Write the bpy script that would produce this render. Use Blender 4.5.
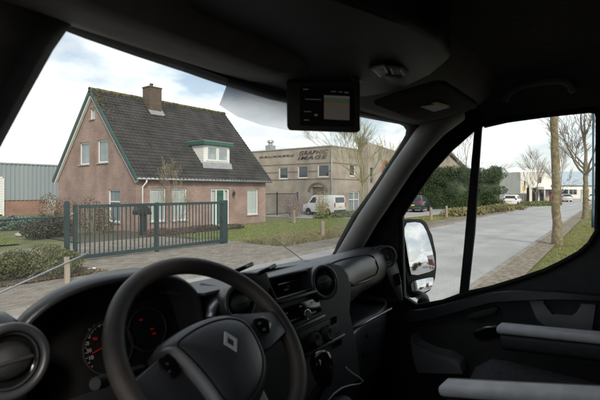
import bpy, bmesh, math, random
import numpy as np
from mathutils import Vector, Matrix, noise as mnoise

# ------------------------------------------------------------------ camera, sky, sun, exposure
scene = bpy.context.scene
for o in list(bpy.data.objects):
    bpy.data.objects.remove(o)
COL = scene.collection
R = math.radians
FPX, HOR, EYE = 440.0, 191.0, 2.05           # focal length and horizon in photo pixels, eye height in metres
AXIS = Vector((0.788, 0.616, 0.0)).normalized()
RIGHT = Vector((AXIS.y, -AXIS.x, 0.0))
cam_d = bpy.data.cameras.new("camera")
cam = bpy.data.objects.new("camera", cam_d); COL.objects.link(cam)
cam.location = (0, 0, EYE)
cam.rotation_euler = (R(90), 0, math.atan2(AXIS.y, AXIS.x) - R(90))
cam_d.sensor_width = 36.0
cam_d.lens = FPX / 600.0 * 36.0
cam_d.shift_y = -(200.0 - HOR) / 600.0
cam_d.clip_start = 0.01
cam_d.clip_end = 3000.0
cam_d.dof.use_dof = True
cam_d.dof.focus_distance = 14.0
cam_d.dof.aperture_fstop = 9.0
scene.camera = cam

SUN_EL, SUN_AZ = R(34), R(212)                # azimuth clockwise from +Y
world = bpy.data.worlds.new("World"); scene.world = world
world.use_nodes = True
nt = world.node_tree; nt.nodes.clear()
def N(t, typ, **kw):
    n = t.nodes.new(typ)
    for k, v in kw.items():
        setattr(n, k, v)
    return n
w_out = N(nt, "ShaderNodeOutputWorld"); w_bg = N(nt, "ShaderNodeBackground")
w_sky = N(nt, "ShaderNodeTexSky"); w_sky.sky_type = 'NISHITA'; w_sky.sun_disc = False
w_sky.sun_elevation = SUN_EL; w_sky.sun_rotation = SUN_AZ; w_sky.air_density = 1.0; w_sky.dust_density = 2.0
w_tc = N(nt, "ShaderNodeTexCoord"); w_sep = N(nt, "ShaderNodeSeparateXYZ")
nt.links.new(w_tc.outputs["Generated"], w_sep.inputs[0])
def wm(op, a, b=None):
    n = N(nt, "ShaderNodeMath"); n.operation = op
    for i, v in enumerate((a, b)):
        if v is None: continue
        if isinstance(v, (int, float)): n.inputs[i].default_value = v
        else: nt.links.new(v, n.inputs[i])
    return n.outputs[0]
zz = wm('ADD', wm('MAXIMUM', w_sep.outputs[2], 0.0), 0.22)
w_cmb = N(nt, "ShaderNodeCombineXYZ")
nt.links.new(wm('DIVIDE', w_sep.outputs[0], zz), w_cmb.inputs[0])
nt.links.new(wm('DIVIDE', w_sep.outputs[1], zz), w_cmb.inputs[1])
w_cmb.inputs[2].default_value = 3.7
w_n1 = N(nt, "ShaderNodeTexNoise"); w_n1.inputs["Scale"].default_value = 1.15; w_n1.inputs["Detail"].default_value = 7; w_n1.inputs["Roughness"].default_value = 0.52
w_n2 = N(nt, "ShaderNodeTexNoise"); w_n2.inputs["Scale"].default_value = 1.9; w_n2.inputs["Detail"].default_value = 5; w_n2.inputs["Roughness"].default_value = 0.5
nt.links.new(w_cmb.outputs[0], w_n1.inputs["Vector"]); nt.links.new(w_cmb.outputs[0], w_n2.inputs["Vector"])
w_r1 = N(nt, "ShaderNodeMapRange"); w_r1.inputs[1].default_value = 0.42; w_r1.inputs[2].default_value = 0.56
nt.links.new(w_n1.outputs["Fac"], w_r1.inputs[0])
w_r2 = N(nt, "ShaderNodeValToRGB")
w_r2.color_ramp.elements[0].position = 0.36; w_r2.color_ramp.elements[0].color = (7.6, 7.8, 8.2, 1)
w_r2.color_ramp.elements[1].position = 0.60; w_r2.color_ramp.elements[1].color = (11.5, 11.4, 11.2, 1)
nt.links.new(w_n2.outputs["Fac"], w_r2.inputs[0])
w_hz = N(nt, "ShaderNodeMapRange"); w_hz.inputs[1].default_value = 0.0; w_hz.inputs[2].default_value = 0.30; w_hz.inputs[3].default_value = 0.55; w_hz.inputs[4].default_value = 0.0
nt.links.new(w_sep.outputs[2], w_hz.inputs[0])
w_cov = wm('MINIMUM', wm('ADD', w_r1.outputs[0], w_hz.outputs[0]), 1.0)
w_lift = N(nt, "ShaderNodeMix"); w_lift.data_type = 'RGBA'; w_lift.blend_type = 'MIX'
w_lift.inputs[0].default_value = 0.14; w_lift.inputs[7].default_value = (9.0, 9.3, 9.8, 1)
nt.links.new(w_sky.outputs[0], w_lift.inputs[6])
w_mix = N(nt, "ShaderNodeMix"); w_mix.data_type = 'RGBA'
nt.links.new(w_cov, w_mix.inputs[0]); nt.links.new(w_lift.outputs[2], w_mix.inputs[6]); nt.links.new(w_r2.outputs[0], w_mix.inputs[7])
nt.links.new(w_mix.outputs[2], w_bg.inputs["Color"])
w_bg.inputs["Strength"].default_value = 0.1
nt.links.new(w_bg.outputs[0], w_out.inputs[0])

sun_d = bpy.data.lights.new("sun", 'SUN'); sun = bpy.data.objects.new("sun", sun_d); COL.objects.link(sun)
sun_d.energy = 2.0; sun_d.angle = R(12); sun_d.color = (1.0, 0.93, 0.82)
sdir = Vector((math.sin(SUN_AZ) * math.cos(SUN_EL), math.cos(SUN_AZ) * math.cos(SUN_EL), math.sin(SUN_EL)))
sun.rotation_euler = sdir.to_track_quat('Z', 'Y').to_euler()
sun.location = sdir * 60
scene.view_settings.view_transform = 'Standard'
scene.view_settings.look = 'None'
scene.view_settings.exposure = 0.6
scene.view_settings.gamma = 1.0
scene.cycles.use_denoising = True
scene.cycles.max_bounces = 8
scene.cycles.transparent_max_bounces = 12
scene.cycles.caustics_reflective = False
scene.cycles.caustics_refractive = False

# ------------------------------------------------------------------ pixel -> place
def ray(px, py):
    return AXIS + RIGHT * ((px - 300.0) / FPX) + Vector((0, 0, (HOR - py) / FPX))
CAMP = Vector((0, 0, EYE))
def P(px, py, X=None, Y=None, Z=None, D=None):
    r = ray(px, py)
    if X is not None: d = X / r.x
    elif Y is not None: d = Y / r.y
    elif Z is not None: d = (Z - EYE) / r.z
    else: d = D
    return CAMP + r * d
def PP(px, py, pt, n):                          # where the pixel's ray meets a plane
    r = ray(px, py); n = Vector(n)
    return CAMP + r * ((Vector(pt) - CAMP).dot(n) / r.dot(n))
def G(px, py):                                  # on the ground
    return P(px, py, Z=0.0)

# ------------------------------------------------------------------ materials
MATS = {}
def mat(name, c1, c2=None, rough=0.6, scale=8.0, bump=0.0, bscale=None, metal=0.0, spec=0.5, detail=4.0, emit=None, estr=0.0, lo=0.35, hi=0.65, sub=None, coat=0.0, stretch=None):
    if name in MATS: return MATS[name]
    m = bpy.data.materials.new(name); m.use_nodes = True
    t = m.node_tree; b = t.nodes["Principled BSDF"]
    b.inputs["Roughness"].default_value = rough; b.inputs["Metallic"].default_value = metal
    b.inputs["Specular IOR Level"].default_value = spec
    b.inputs["Coat Weight"].default_value = coat
    tc = N(t, "ShaderNodeTexCoord"); vec = tc.outputs["Object"]
    if stretch:
        mp = N(t, "ShaderNodeMapping"); mp.inputs["Scale"].default_value = stretch
        t.links.new(vec, mp.inputs[0]); vec = mp.outputs[0]
    if c2 is None: c2 = tuple(min(1, c * 1.18) for c in c1)
    nz = N(t, "ShaderNodeTexNoise"); nz.inputs["Scale"].default_value = scale; nz.inputs["Detail"].default_value = detail
    t.links.new(vec, nz.inputs["Vector"])
    rp = N(t, "ShaderNodeValToRGB")
    rp.color_ramp.elements[0].position = lo; rp.color_ramp.elements[1].position = hi
    rp.color_ramp.elements[0].color = (*c1, 1); rp.color_ramp.elements[1].color = (*c2, 1)
    t.links.new(nz.outputs["Fac"], rp.inputs[0]); t.links.new(rp.outputs[0], b.inputs["Base Color"])
    if bump:
        n2 = N(t, "ShaderNodeTexNoise"); n2.inputs["Scale"].default_value = bscale or scale * 4; n2.inputs["Detail"].default_value = 3
        t.links.new(vec, n2.inputs["Vector"])
        bp = N(t, "ShaderNodeBump"); bp.inputs["Strength"].default_value = bump; bp.inputs["Distance"].default_value = 0.01
        t.links.new(n2.outputs["Fac"], bp.inputs["Height"]); t.links.new(bp.outputs[0], b.inputs["Normal"])
    if emit:
        b.inputs["Emission Color"].default_value = (*emit, 1); b.inputs["Emission Strength"].default_value = estr
    MATS[name] = m
    return m
def brickmat(name, c1, c2, mortar, bw=0.22, bh=0.0665, mort=0.010, stain=None, axis='wall', offset=0.5):
    m = bpy.data.materials.new(name); m.use_nodes = True
    t = m.node_tree; b = t.nodes["Principled BSDF"]; b.inputs["Roughness"].default_value = 0.9; b.inputs["Specular IOR Level"].default_value = 0.2
    tc = N(t, "ShaderNodeTexCoord"); sp = N(t, "ShaderNodeSeparateXYZ"); cb = N(t, "ShaderNodeCombineXYZ")
    t.links.new(tc.outputs["Object"], sp.inputs[0])
    if axis == 'wall':
        ad = N(t, "ShaderNodeMath"); ad.operation = 'ADD'
        t.links.new(sp.outputs[0], ad.inputs[0]); t.links.new(sp.outputs[1], ad.inputs[1])
        t.links.new(ad.outputs[0], cb.inputs[0]); t.links.new(sp.outputs[2], cb.inputs[1])
    else:
        t.links.new(sp.outputs[0], cb.inputs[0]); t.links.new(sp.outputs[1], cb.inputs[1])
    br = N(t, "ShaderNodeTexBrick"); br.inputs["Scale"].default_value = 1.0
    br.offset = offset
    br.inputs["Brick Width"].default_value = bw; br.inputs["Row Height"].default_value = bh; br.inputs["Mortar Size"].default_value = mort
    br.inputs["Color1"].default_value = (*c1, 1); br.inputs["Color2"].default_value = (*c2, 1); br.inputs["Mortar"].default_value = (*mortar, 1)
    t.links.new(cb.outputs[0], br.inputs["Vector"])
    nz = N(t, "ShaderNodeTexNoise"); nz.inputs["Scale"].default_value = 0.9; nz.inputs["Detail"].default_value = 6
    t.links.new(tc.outputs["Object"], nz.inputs["Vector"])
    mr = N(t, "ShaderNodeMapRange"); mr.inputs[1].default_value = 0.3; mr.inputs[2].default_value = 0.7; mr.inputs[3].default_value = 0.74; mr.inputs[4].default_value = 1.18
    t.links.new(nz.outputs["Fac"], mr.inputs[0])
    mx = N(t, "ShaderNodeMix"); mx.data_type = 'RGBA'; mx.blend_type = 'MULTIPLY'; mx.inputs[0].default_value = 1.0
    t.links.new(br.outputs["Color"], mx.inputs[6]); t.links.new(mr.outputs[0], mx.inputs[7])
    t.links.new(mx.outputs[2], b.inputs["Base Color"])
    bp = N(t, "ShaderNodeBump"); bp.inputs["Strength"].default_value = 0.5; bp.inputs["Distance"].default_value = 0.008; bp.invert = True
    t.links.new(br.outputs["Fac"], bp.inputs["Height"]); t.links.new(bp.outputs[0], b.inputs["Normal"])
    MATS[name] = m
    return m
def glassmat(name, tint=(0.93, 0.95, 0.94), refl=0.9, ior=1.45, rough=0.0):
    m = bpy.data.materials.new(name); m.use_nodes = True
    t = m.node_tree; t.nodes.clear()
    out = N(t, "ShaderNodeOutputMaterial"); tr = N(t, "ShaderNodeBsdfTransparent"); gl = N(t, "ShaderNodeBsdfGlossy"); mx = N(t, "ShaderNodeMixShader")
    lw = N(t, "ShaderNodeLayerWeight"); pw = N(t, "ShaderNodeMath"); pw.operation = 'POWER'; pw.inputs[1].default_value = 5.0
    ma = N(t, "ShaderNodeMath"); ma.operation = 'MULTIPLY_ADD'; f0 = ((ior - 1) / (ior + 1)) ** 2; ma.inputs[1].default_value = 1 - f0; ma.inputs[2].default_value = f0
    tr.inputs[0].default_value = (*tint, 1); gl.inputs["Roughness"].default_value = rough; gl.inputs[0].default_value = (refl, refl, refl, 1)
    lw.inputs[0].default_value = 0.5
    t.links.new(lw.outputs["Facing"], pw.inputs[0]); t.links.new(pw.outputs[0], ma.inputs[0])
    t.links.new(ma.outputs[0], mx.inputs[0]); t.links.new(tr.outputs[0], mx.inputs[1]); t.links.new(gl.outputs[0], mx.inputs[2]); t.links.new(mx.outputs[0], out.inputs[0])
    MATS[name] = m
    return m

# the van's cab
mat('black_plastic', (0.020, 0.0205, 0.022), (0.029, 0.0295, 0.031), 0.5, 30, 0.25, 900, spec=0.4)
mat('dash_plastic', (0.036, 0.037, 0.041), (0.056, 0.057, 0.062), 0.36, 5, 0.10, 900, spec=0.8, detail=8)
mat('dark_grey_plastic', (0.024, 0.024, 0.025), (0.034, 0.034, 0.035), 0.55, 20, 0.3, 800, spec=0.4)
mat('pillar_plastic', (0.21, 0.205, 0.195), (0.25, 0.245, 0.235), 0.6, 12, 0.25, 600, spec=0.35)
mat('headliner', (0.070, 0.065, 0.060), (0.092, 0.086, 0.080), 0.95, 60, 0.4, 600, spec=0.1)
mat('header_trim', (0.085, 0.080, 0.075), (0.105, 0.098, 0.092), 0.6, 20, 0.2, 500, spec=0.25)
mat('gloss_black', (0.008, 0.008, 0.009), (0.010, 0.010, 0.011), 0.12, 8, spec=0.5)
mat('rubber', (0.008, 0.008, 0.0085), (0.012, 0.012, 0.012), 0.7, 20, 0.1, spec=0.25)
mat('worn_leather', (0.030, 0.026, 0.024), (0.105, 0.086, 0.072), 0.46, 7, 0.18, 420, spec=0.4)
mat('chrome', (0.75, 0.76, 0.78), (0.8, 0.8, 0.82), 0.12, 6, metal=1.0)
mat('metal_grey', (0.30, 0.31, 0.33), (0.36, 0.37, 0.39), 0.35, 6, metal=0.8)
mat('seat_fabric', (0.055, 0.057, 0.063), (0.085, 0.088, 0.097), 0.95, 120, 0.6, 500, spec=0.1)
mat('armrest_vinyl', (0.46, 0.47, 0.50), (0.58, 0.59, 0.62), 0.38, 25, 0.3, 500, spec=0.4)
mat('door_grey', (0.17, 0.17, 0.172), (0.21, 0.21, 0.212), 0.6, 18, 0.25, 600, spec=0.35)
mat('lens_clear', (0.16, 0.16, 0.15), (0.30, 0.30, 0.28), 0.15, 60)
mat('visor_fabric', (0.070, 0.066, 0.060), (0.085, 0.080, 0.074), 0.9, 40, 0.3, 500, spec=0.1)
mat('label_white', (0.62, 0.60, 0.56), (0.70, 0.68, 0.64), 0.6, 30)
mat('label_orange', (0.60, 0.36, 0.10), (0.66, 0.40, 0.12), 0.6, 30)
mat('dial_white', (0.6, 0.6, 0.6), (0.65, 0.65, 0.65), 0.6, 10)
mat('dial_red', (0.35, 0.015, 0.01), (0.4, 0.02, 0.015), 0.4, 10, emit=(1.0, 0.03, 0.02), estr=0.03)
mat('lamp_red', (0.09, 0.012, 0.012), (0.11, 0.014, 0.012), 0.3, 10)
mat('floor_mat', (0.012, 0.012, 0.012), (0.018, 0.018, 0.018), 0.95, 60)
mat('van_paint', (0.70, 0.70, 0.70), (0.74, 0.74, 0.74), 0.3, 3, coat=0.4)
mat('white_cable', (0.62, 0.62, 0.60), (0.68, 0.68, 0.66), 0.5, 20)
mat('screen_dark', (0.012, 0.014, 0.018), (0.016, 0.018, 0.022), 0.15, 10)
glassmat('windscreen_glass')
def dusty(m, amount):
    t = m.node_tree; out = [n for n in t.nodes if n.type == 'OUTPUT_MATERIAL'][0]; src = out.inputs[0].links[0].from_socket
    tl = N(t, "ShaderNodeBsdfTranslucent"); tl.inputs[0].default_value = (.8, .8, .78, 1); mx = N(t, "ShaderNodeMixShader")
    tc = N(t, "ShaderNodeTexCoord"); n = N(t, "ShaderNodeTexNoise"); n.inputs["Scale"].default_value = 7; n.inputs["Detail"].default_value = 8; n.inputs["Roughness"].default_value = .7
    r = N(t, "ShaderNodeMapRange"); r.inputs[1].default_value = .4; r.inputs[2].default_value = .75; r.inputs[3].default_value = amount * .35; r.inputs[4].default_value = amount * 1.4
    t.links.new(tc.outputs["Object"], n.inputs["Vector"]); t.links.new(n.outputs["Fac"], r.inputs[0]); t.links.new(r.outputs[0], mx.inputs[0]); t.links.new(src, mx.inputs[1]); t.links.new(tl.outputs[0], mx.inputs[2]); t.links.new(mx.outputs[0], out.inputs[0])
dusty(MATS['windscreen_glass'], .02)
glassmat('door_glass', (0.94, 0.96, 0.95), 0.3); glassmat('house_glass', (0.90, 0.92, 0.92), 1.0, 1.5)
m = mat('mirror', (0.60, 0.61, 0.62), (0.60, 0.61, 0.62), 0.01, 1, metal=1.0)

# outside
brickmat('house_brick', (0.350, 0.225, 0.190), (0.285, 0.175, 0.147), (0.345, 0.285, 0.255))
brickmat('shed_brick', (0.36, 0.17, 0.12), (0.29, 0.13, 0.095), (0.33, 0.27, 0.24))
brickmat('tan_brick', (0.405, 0.350, 0.285), (0.355, 0.302, 0.240), (0.40, 0.355, 0.30))
brickmat('chimney_brick', (0.120, 0.076, 0.054), (0.075, 0.048, 0.036), (0.15, 0.125, 0.10))
brickmat('paving', (0.265, 0.232, 0.198), (0.215, 0.186, 0.158), (0.125, 0.110, 0.090), 0.21, 0.105, 0.008, axis='flat')
mat('paver', (0.220, 0.192, 0.162), (0.30, 0.265, 0.225), 0.95, 3.5, 0.4, 90, spec=0.15)
mat('paver_joint', (0.085, 0.075, 0.055), (0.13, 0.12, 0.08), 1.0, 9)
mat('asphalt', (0.37, 0.362, 0.352), (0.43, 0.422, 0.412), 0.6, 0.7, 0.5, 160, spec=0.3, detail=8)
def asphalt_detail(m):
    t = m.node_tree; b = t.nodes["Principled BSDF"]; src = b.inputs["Base Color"].links[0].from_socket
    tc = N(t, "ShaderNodeTexCoord")
    def layer(prev, scale, st, lo, hi, v0, v1, detail=3):
        mp = N(t, "ShaderNodeMapping"); mp.inputs["Scale"].default_value = st; t.links.new(tc.outputs["Object"], mp.inputs[0])
        n = N(t, "ShaderNodeTexNoise"); n.inputs["Scale"].default_value = scale; n.inputs["Detail"].default_value = detail; t.links.new(mp.outputs[0], n.inputs["Vector"])
        r = N(t, "ShaderNodeMapRange"); r.inputs[1].default_value = lo; r.inputs[2].default_value = hi; r.inputs[3].default_value = v0; r.inputs[4].default_value = v1; t.links.new(n.outputs["Fac"], r.inputs[0])
        x = N(t, "ShaderNodeMix"); x.data_type = 'RGBA'; x.blend_type = 'MULTIPLY'; x.inputs[0].default_value = 1; t.links.new(prev, x.inputs[6]); t.links.new(r.outputs[0], x.inputs[7]); return x.outputs[2]
    c = layer(src, 1.0, (.05, .9, 1), .40, .60, .92, 1.04)
    c = layer(c, 60, (1, 1, 1), .35, .65, .72, 1.18, 2)
    c = layer(c, .35, (1, 1, 1), .40, .60, .95, 1.02, 2)
    t.links.new(c, b.inputs["Base Color"])
    vo = N(t, "ShaderNodeTexVoronoi"); vo.feature = 'DISTANCE_TO_EDGE'; vo.inputs["Scale"].default_value = .22
    nz = N(t, "ShaderNodeTexNoise"); nz.inputs["Scale"].default_value = 1.2; mxv = N(t, "ShaderNodeMix"); mxv.data_type = 'RGBA'; mxv.inputs[0].default_value = .35
    t.links.new(tc.outputs["Object"], nz.inputs["Vector"]); t.links.new(tc.outputs["Object"], mxv.inputs[6]); t.links.new(nz.outputs["Color"], mxv.inputs[7]); t.links.new(mxv.outputs[2], vo.inputs["Vector"])
    r = N(t, "ShaderNodeMapRange"); r.inputs[1].default_value = 0.0; r.inputs[2].default_value = .006; r.inputs[3].default_value = .88; r.inputs[4].default_value = 1.0; t.links.new(vo.outputs["Distance"], r.inputs[0])
    x = N(t, "ShaderNodeMix"); x.data_type = 'RGBA'; x.blend_type = 'MULTIPLY'; x.inputs[0].default_value = 1; t.links.new(c, x.inputs[6]); t.links.new(r.outputs[0], x.inputs[7]); t.links.new(x.outputs[2], b.inputs["Base Color"])
asphalt_detail(MATS['asphalt'])
mat('concrete', (0.36, 0.345, 0.32), (0.45, 0.435, 0.41), 0.9, 3, 0.3, 80, spec=0.2)
mat('kerb_stone', (0.22, 0.20, 0.175), (0.31, 0.285, 0.255), 0.9, 2.5, 0.4, 60, spec=0.2, detail=8)
mat('gravel_strip', (0.155, 0.130, 0.100), (0.30, 0.265, 0.215), 1.0, 9, 0.8, 50, detail=10, spec=0.15)
mat('soil', (0.075, 0.056, 0.038), (0.12, 0.095, 0.062), 1.0, 5, 0.6, 40)
mat('ground_grass', (0.105, 0.125, 0.040), (0.185, 0.180, 0.075), 1.0, 1.5, 0.8, 60, detail=8)
mat('lawn_base', (0.115, 0.150, 0.045), (0.175, 0.205, 0.075), 1.0, 1.2, 0.6, 60, detail=8)
mat('grass_blade', (0.150, 0.165, 0.045), (0.29, 0.265, 0.10), 0.9, 2.5, detail=6)
mat('lawn_blade', (0.150, 0.190, 0.050), (0.245, 0.255, 0.095), 0.9, 2.5, detail=6)
mat('dry_blade', (0.16, 0.145, 0.060), (0.29, 0.255, 0.12), 0.9, 3.5, detail=6)
mat('roof_tile', (0.031, 0.029, 0.028), (0.060, 0.055, 0.052), 0.85, 1.3, 0.5, 40, detail=8, spec=0.3)
mat('ridge_moss', (0.050, 0.044, 0.026), (0.145, 0.125, 0.048), 1.0, 5, 0.6, lo=.42, hi=.62)
mat('white_paint', (0.72, 0.72, 0.70), (0.79, 0.79, 0.77), 0.5, 4)
mat('green_paint', (0.018, 0.095, 0.070), (0.026, 0.120, 0.088), 0.45, 5)
mat('gate_green', (0.015, 0.034, 0.034), (0.024, 0.048, 0.047), 0.45, 12, 0.15)
mat('zinc', (0.32, 0.33, 0.33), (0.40, 0.41, 0.41), 0.5, 5, metal=0.4)
mat('curtain', (0.66, 0.67, 0.67), (0.80, 0.80, 0.79), 0.9, 5, stretch=(1, 1, 0.1))
mat('blue_curtain', (0.30, 0.34, 0.38), (0.42, 0.46, 0.50), 0.9, 5, stretch=(1, 1, 0.1))
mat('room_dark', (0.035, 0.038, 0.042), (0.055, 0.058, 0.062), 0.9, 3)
mat('corrugated', (0.285, 0.325, 0.345), (0.325, 0.365, 0.385), 0.45, 0.8, metal=0.2, stretch=(1, 1, 0.15))
mat('bark_moss', (0.125, 0.098, 0.048), (0.245, 0.205, 0.130), 0.95, 7, 0.9, 45, detail=8)
mat('bark_yellow', (0.260, 0.235, 0.085), (0.36, 0.33, 0.17), 0.95, 6, 0.6, 40)
mat('bark_grey', (0.17, 0.14, 0.11), (0.25, 0.21, 0.17), 0.95, 6, 0.6, 40)
mat('twig', (0.24, 0.19, 0.14), (0.34, 0.28, 0.21), 0.95, 6)
mat('leaf_hedge', (0.022, 0.046, 0.016), (0.072, 0.108, 0.036), 0.6, 3.0, detail=6)
mat('leaf_low', (0.095, 0.125, 0.040), (0.215, 0.235, 0.085), 0.7, 3.5, detail=6)
mat('leaf_rough', (0.055, 0.062, 0.024), (0.165, 0.170, 0.062), 0.8, 4.5, detail=8)
mat('leaf_brown', (0.095, 0.070, 0.038), (0.165, 0.130, 0.070), 0.8, 3.5, detail=6)
mat('leaf_dark', (0.050, 0.043, 0.028), (0.095, 0.082, 0.050), 0.8, 3.5, detail=6)
mat('leaf_red', (0.115, 0.050, 0.044), (0.165, 0.080, 0.066), 0.8, 5, detail=6)
mat('leaf_blue', (0.085, 0.130, 0.105), (0.16, 0.215, 0.185), 0.7, 4, detail=6)
mat('leaf_yellow', (0.30, 0.25, 0.065), (0.42, 0.36, 0.12), 0.8, 5, detail=6)
mat('leaf_purple', (0.22, 0.155, 0.185), (0.30, 0.225, 0.25), 0.8, 5, detail=6)
mat('weathered_wood', (0.25, 0.20, 0.15), (0.38, 0.33, 0.27), 0.9, 9, 0.5, 60, stretch=(1, 1, 0.15))
mat('car_dark', (0.022, 0.026, 0.032), (0.026, 0.030, 0.037), 0.25, 3, coat=0.6)
mat('car_white', (0.70, 0.71, 0.72), (0.75, 0.76, 0.77), 0.28, 3, coat=0.5)
mat('car_red', (0.42, 0.018, 0.022), (0.46, 0.022, 0.026), 0.3, 3, coat=0.5)
mat('car_silver', (0.38, 0.39, 0.41), (0.42, 0.43, 0.45), 0.28, 3, metal=0.3, coat=0.5)
mat('car_glass', (0.035, 0.045, 0.055), (0.050, 0.060, 0.070), 0.06, 3, spec=0.8)
mat('tyre', (0.018, 0.018, 0.018), (0.026, 0.026, 0.026), 0.9, 20)
mat('tail_light', (0.40, 0.02, 0.02), (0.46, 0.03, 0.03), 0.25, 10)
mat('plate_yellow', (0.72, 0.48, 0.05), (0.76, 0.52, 0.06), 0.5, 10)
mat('letter_dark', (0.085, 0.070, 0.062), (0.11, 0.09, 0.08), 0.6, 10)
mat('band_brick', (0.16, 0.115, 0.085), (0.20, 0.145, 0.11), 0.9, 8)
mat('render_white', (0.58, 0.565, 0.53), (0.66, 0.645, 0.61), 0.85, 1.0, detail=6)
mat('blue_roof', (0.33, 0.40, 0.46), (0.39, 0.46, 0.52), 0.5, 0.6)
mat('slate_dark', (0.055, 0.055, 0.060), (0.08, 0.08, 0.085), 0.8, 3)
mat('lamp_blue', (0.02, 0.045, 0.07), (0.028, 0.055, 0.085), 0.5, 8)
mat('red_paint', (0.33, 0.06, 0.05), (0.38, 0.075, 0.06), 0.5, 8)
mat('black_metal', (0.016, 0.016, 0.017), (0.024, 0.024, 0.025), 0.5, 10)
mat('sign_yellow', (0.70, 0.42, 0.04), (0.74, 0.45, 0.05), 0.5, 8)

# ------------------------------------------------------------------ mesh helpers
class MB:
    def __init__(s):
        s.bm = bmesh.new()
    def faces(s, vs, fs):
        bv = [s.bm.verts.new(v) for v in vs]
        for f in fs:
            try: s.bm.faces.new([bv[i] for i in f])
            except ValueError: pass
        return bv
    def box(s, c, size, rot=None, bevel=0.0, seg=2):
        t = bmesh.new()
        bmesh.ops.create_cube(t, size=1.0)
        bmesh.ops.scale(t, vec=size, verts=t.verts)
        if bevel > 0:
            bmesh.ops.bevel(t, geom=list(t.edges), offset=bevel, segments=seg, profile=0.5, affect='EDGES')
        M = Matrix.Translation(Vector(c))
        if rot is not None: M = M @ rot.to_4x4()
        bmesh.ops.transform(t, matrix=M, verts=t.verts)
        s.join(t); return s
    def span(s, a, b, bevel=0.0):
        a, b = Vector(a), Vector(b)
        return s.box((a + b) / 2, [abs(q) for q in (b - a)], None, bevel)
    def join(s, t):
        me = bpy.data.meshes.new("tmp"); t.to_mesh(me); t.free()
        s.bm.from_mesh(me); bpy.data.meshes.remove(me)
    def prism(s, pts, off, bevel=0.0):           # polygon (3d points) swept along a vector
        n = len(pts); off = Vector(off)
        if bevel > 0:
            t = bmesh.new(); tgt = t
        else: tgt = s.bm
        a = [tgt.verts.new(Vector(p)) for p in pts]; b = [tgt.verts.new(Vector(p) + off) for p in pts]
        tgt.faces.new(a[::-1]); tgt.faces.new(b)
        for i in range(n):
            tgt.faces.new((a[i], a[(i + 1) % n], b[(i + 1) % n], b[i]))
        if bevel > 0:
            bmesh.ops.bevel(t, geom=list(t.edges), offset=bevel, segments=2, profile=0.5, affect='EDGES', clamp_overlap=True)
            s.join(t)
        return s
    def tube(s, pts, rad, sides=8, cap=True, flat=None):
        pts = [Vector(p) for p in pts]; n = len(pts)
        if isinstance(rad, (int, float)): rad = [rad] * n
        rings = []
        up = None
        for i, p in enumerate(pts):
            d = (pts[min(i + 1, n - 1)] - pts[max(i - 1, 0)]).normalized()
            if up is None:
                up = Vector((0, 0, 1)) if abs(d.z) < 0.9 else Vector((1, 0, 0))
            u = (up - d * up.dot(d)).normalized(); v = d.cross(u); up = u
            fu, fv = flat if flat else (1, 1)
            rings.append([s.bm.verts.new(p + u * (math.cos(2 * math.pi * k / sides) * rad[i] * fu) + v * (math.sin(2 * math.pi * k / sides) * rad[i] * fv)) for k in range(sides)])
        for a, b in zip(rings, rings[1:]):
            for k in range(sides):
                s.bm.faces.new((a[k], a[(k + 1) % sides], b[(k + 1) % sides], b[k]))
        if cap and sides > 2:
            s.bm.faces.new(rings[0][::-1]); s.bm.faces.new(rings[-1])
        return s
    def lathe(s, prof, M=None, seg=28, sx=1.0, sy=1.0):   # prof: (r, z) about local Z
        M = M or Matrix()
        rings = []
        for r, z in prof:
            if r < 1e-6:
                rings.append([s.bm.verts.new(M @ Vector((0, 0, z)))])
            else:
                rings.append([s.bm.verts.new(M @ Vector((r * sx * math.cos(2 * math.pi * k / seg), r * sy * math.sin(2 * math.pi * k / seg), z))) for k in range(seg)])
        for a, b in zip(rings, rings[1:]):
            for k in range(seg):
                k2 = (k + 1) % seg
                if len(a) == 1 and len(b) == 1: continue
                if len(a) == 1: s.bm.faces.new((a[0], b[k], b[k2]))
                elif len(b) == 1: s.bm.faces.new((a[k], a[k2], b[0]))
                else: s.bm.faces.new((a[k], a[k2], b[k2], b[k]))
        return s
    def torus(s, M, Rr, r, seg=64, sides=14, sq=1.0):
        rings = []
        for i in range(seg):
            a = 2 * math.pi * i / seg
            rings.append([s.bm.verts.new(M @ Vector(((Rr + r * math.cos(b)) * math.cos(a), (Rr + r * math.cos(b)) * math.sin(a), r * sq * math.sin(b)))) for b in [2 * math.pi * k / sides for k in range(sides)]])
        for i in range(seg):
            a, b = rings[i], rings[(i + 1) % seg]
            for k in range(sides):
                s.bm.faces.new((a[k], b[k], b[(k + 1) % sides], a[(k + 1) % sides]))
        return s
    def grid(s, rows, close=False):
        v = [[s.bm.verts.new(Vector(p)) for p in r] for r in rows]
        for a, b in zip(v, v[1:]):
            for k in range(len(a) - 1):
                s.bm.faces.new((a[k], a[k + 1], b[k + 1], b[k]))
        return s
    def plate(s, outer, holes, fn, t):             # flat plate with holes; fn maps (a, b, c) to a place, c from 0 to t
        t_ = bmesh.new(); loops = []
        for lp in [outer] + list(holes):
            vs = [t_.verts.new((a, b, 0)) for a, b in lp]
            loops += [t_.edges.new((vs[i], vs[(i + 1) % len(vs)])) for i in range(len(vs))]
        bmesh.ops.triangle_fill(t_, use_beauty=True, use_dissolve=False, edges=loops, normal=(0, 0, 1))
        bad = []
        for f in t_.faces:
            c = f.calc_center_median()
            for h in holes:
                if in_poly(np.array([c.x]), np.array([c.y]), h)[0]: bad.append(f); break
        if bad: bmesh.ops.delete(t_, geom=bad, context='FACES_ONLY')
        g = bmesh.ops.extrude_face_region(t_, geom=list(t_.faces))
        for e in g['geom']:
            if isinstance(e, bmesh.types.BMVert): e.co.z = t
        for v in t_.verts: v.co = Vector(fn(v.co.x, v.co.y, v.co.z))
        bmesh.ops.recalc_face_normals(t_, faces=t_.faces)
        s.join(t_); return s
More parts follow.
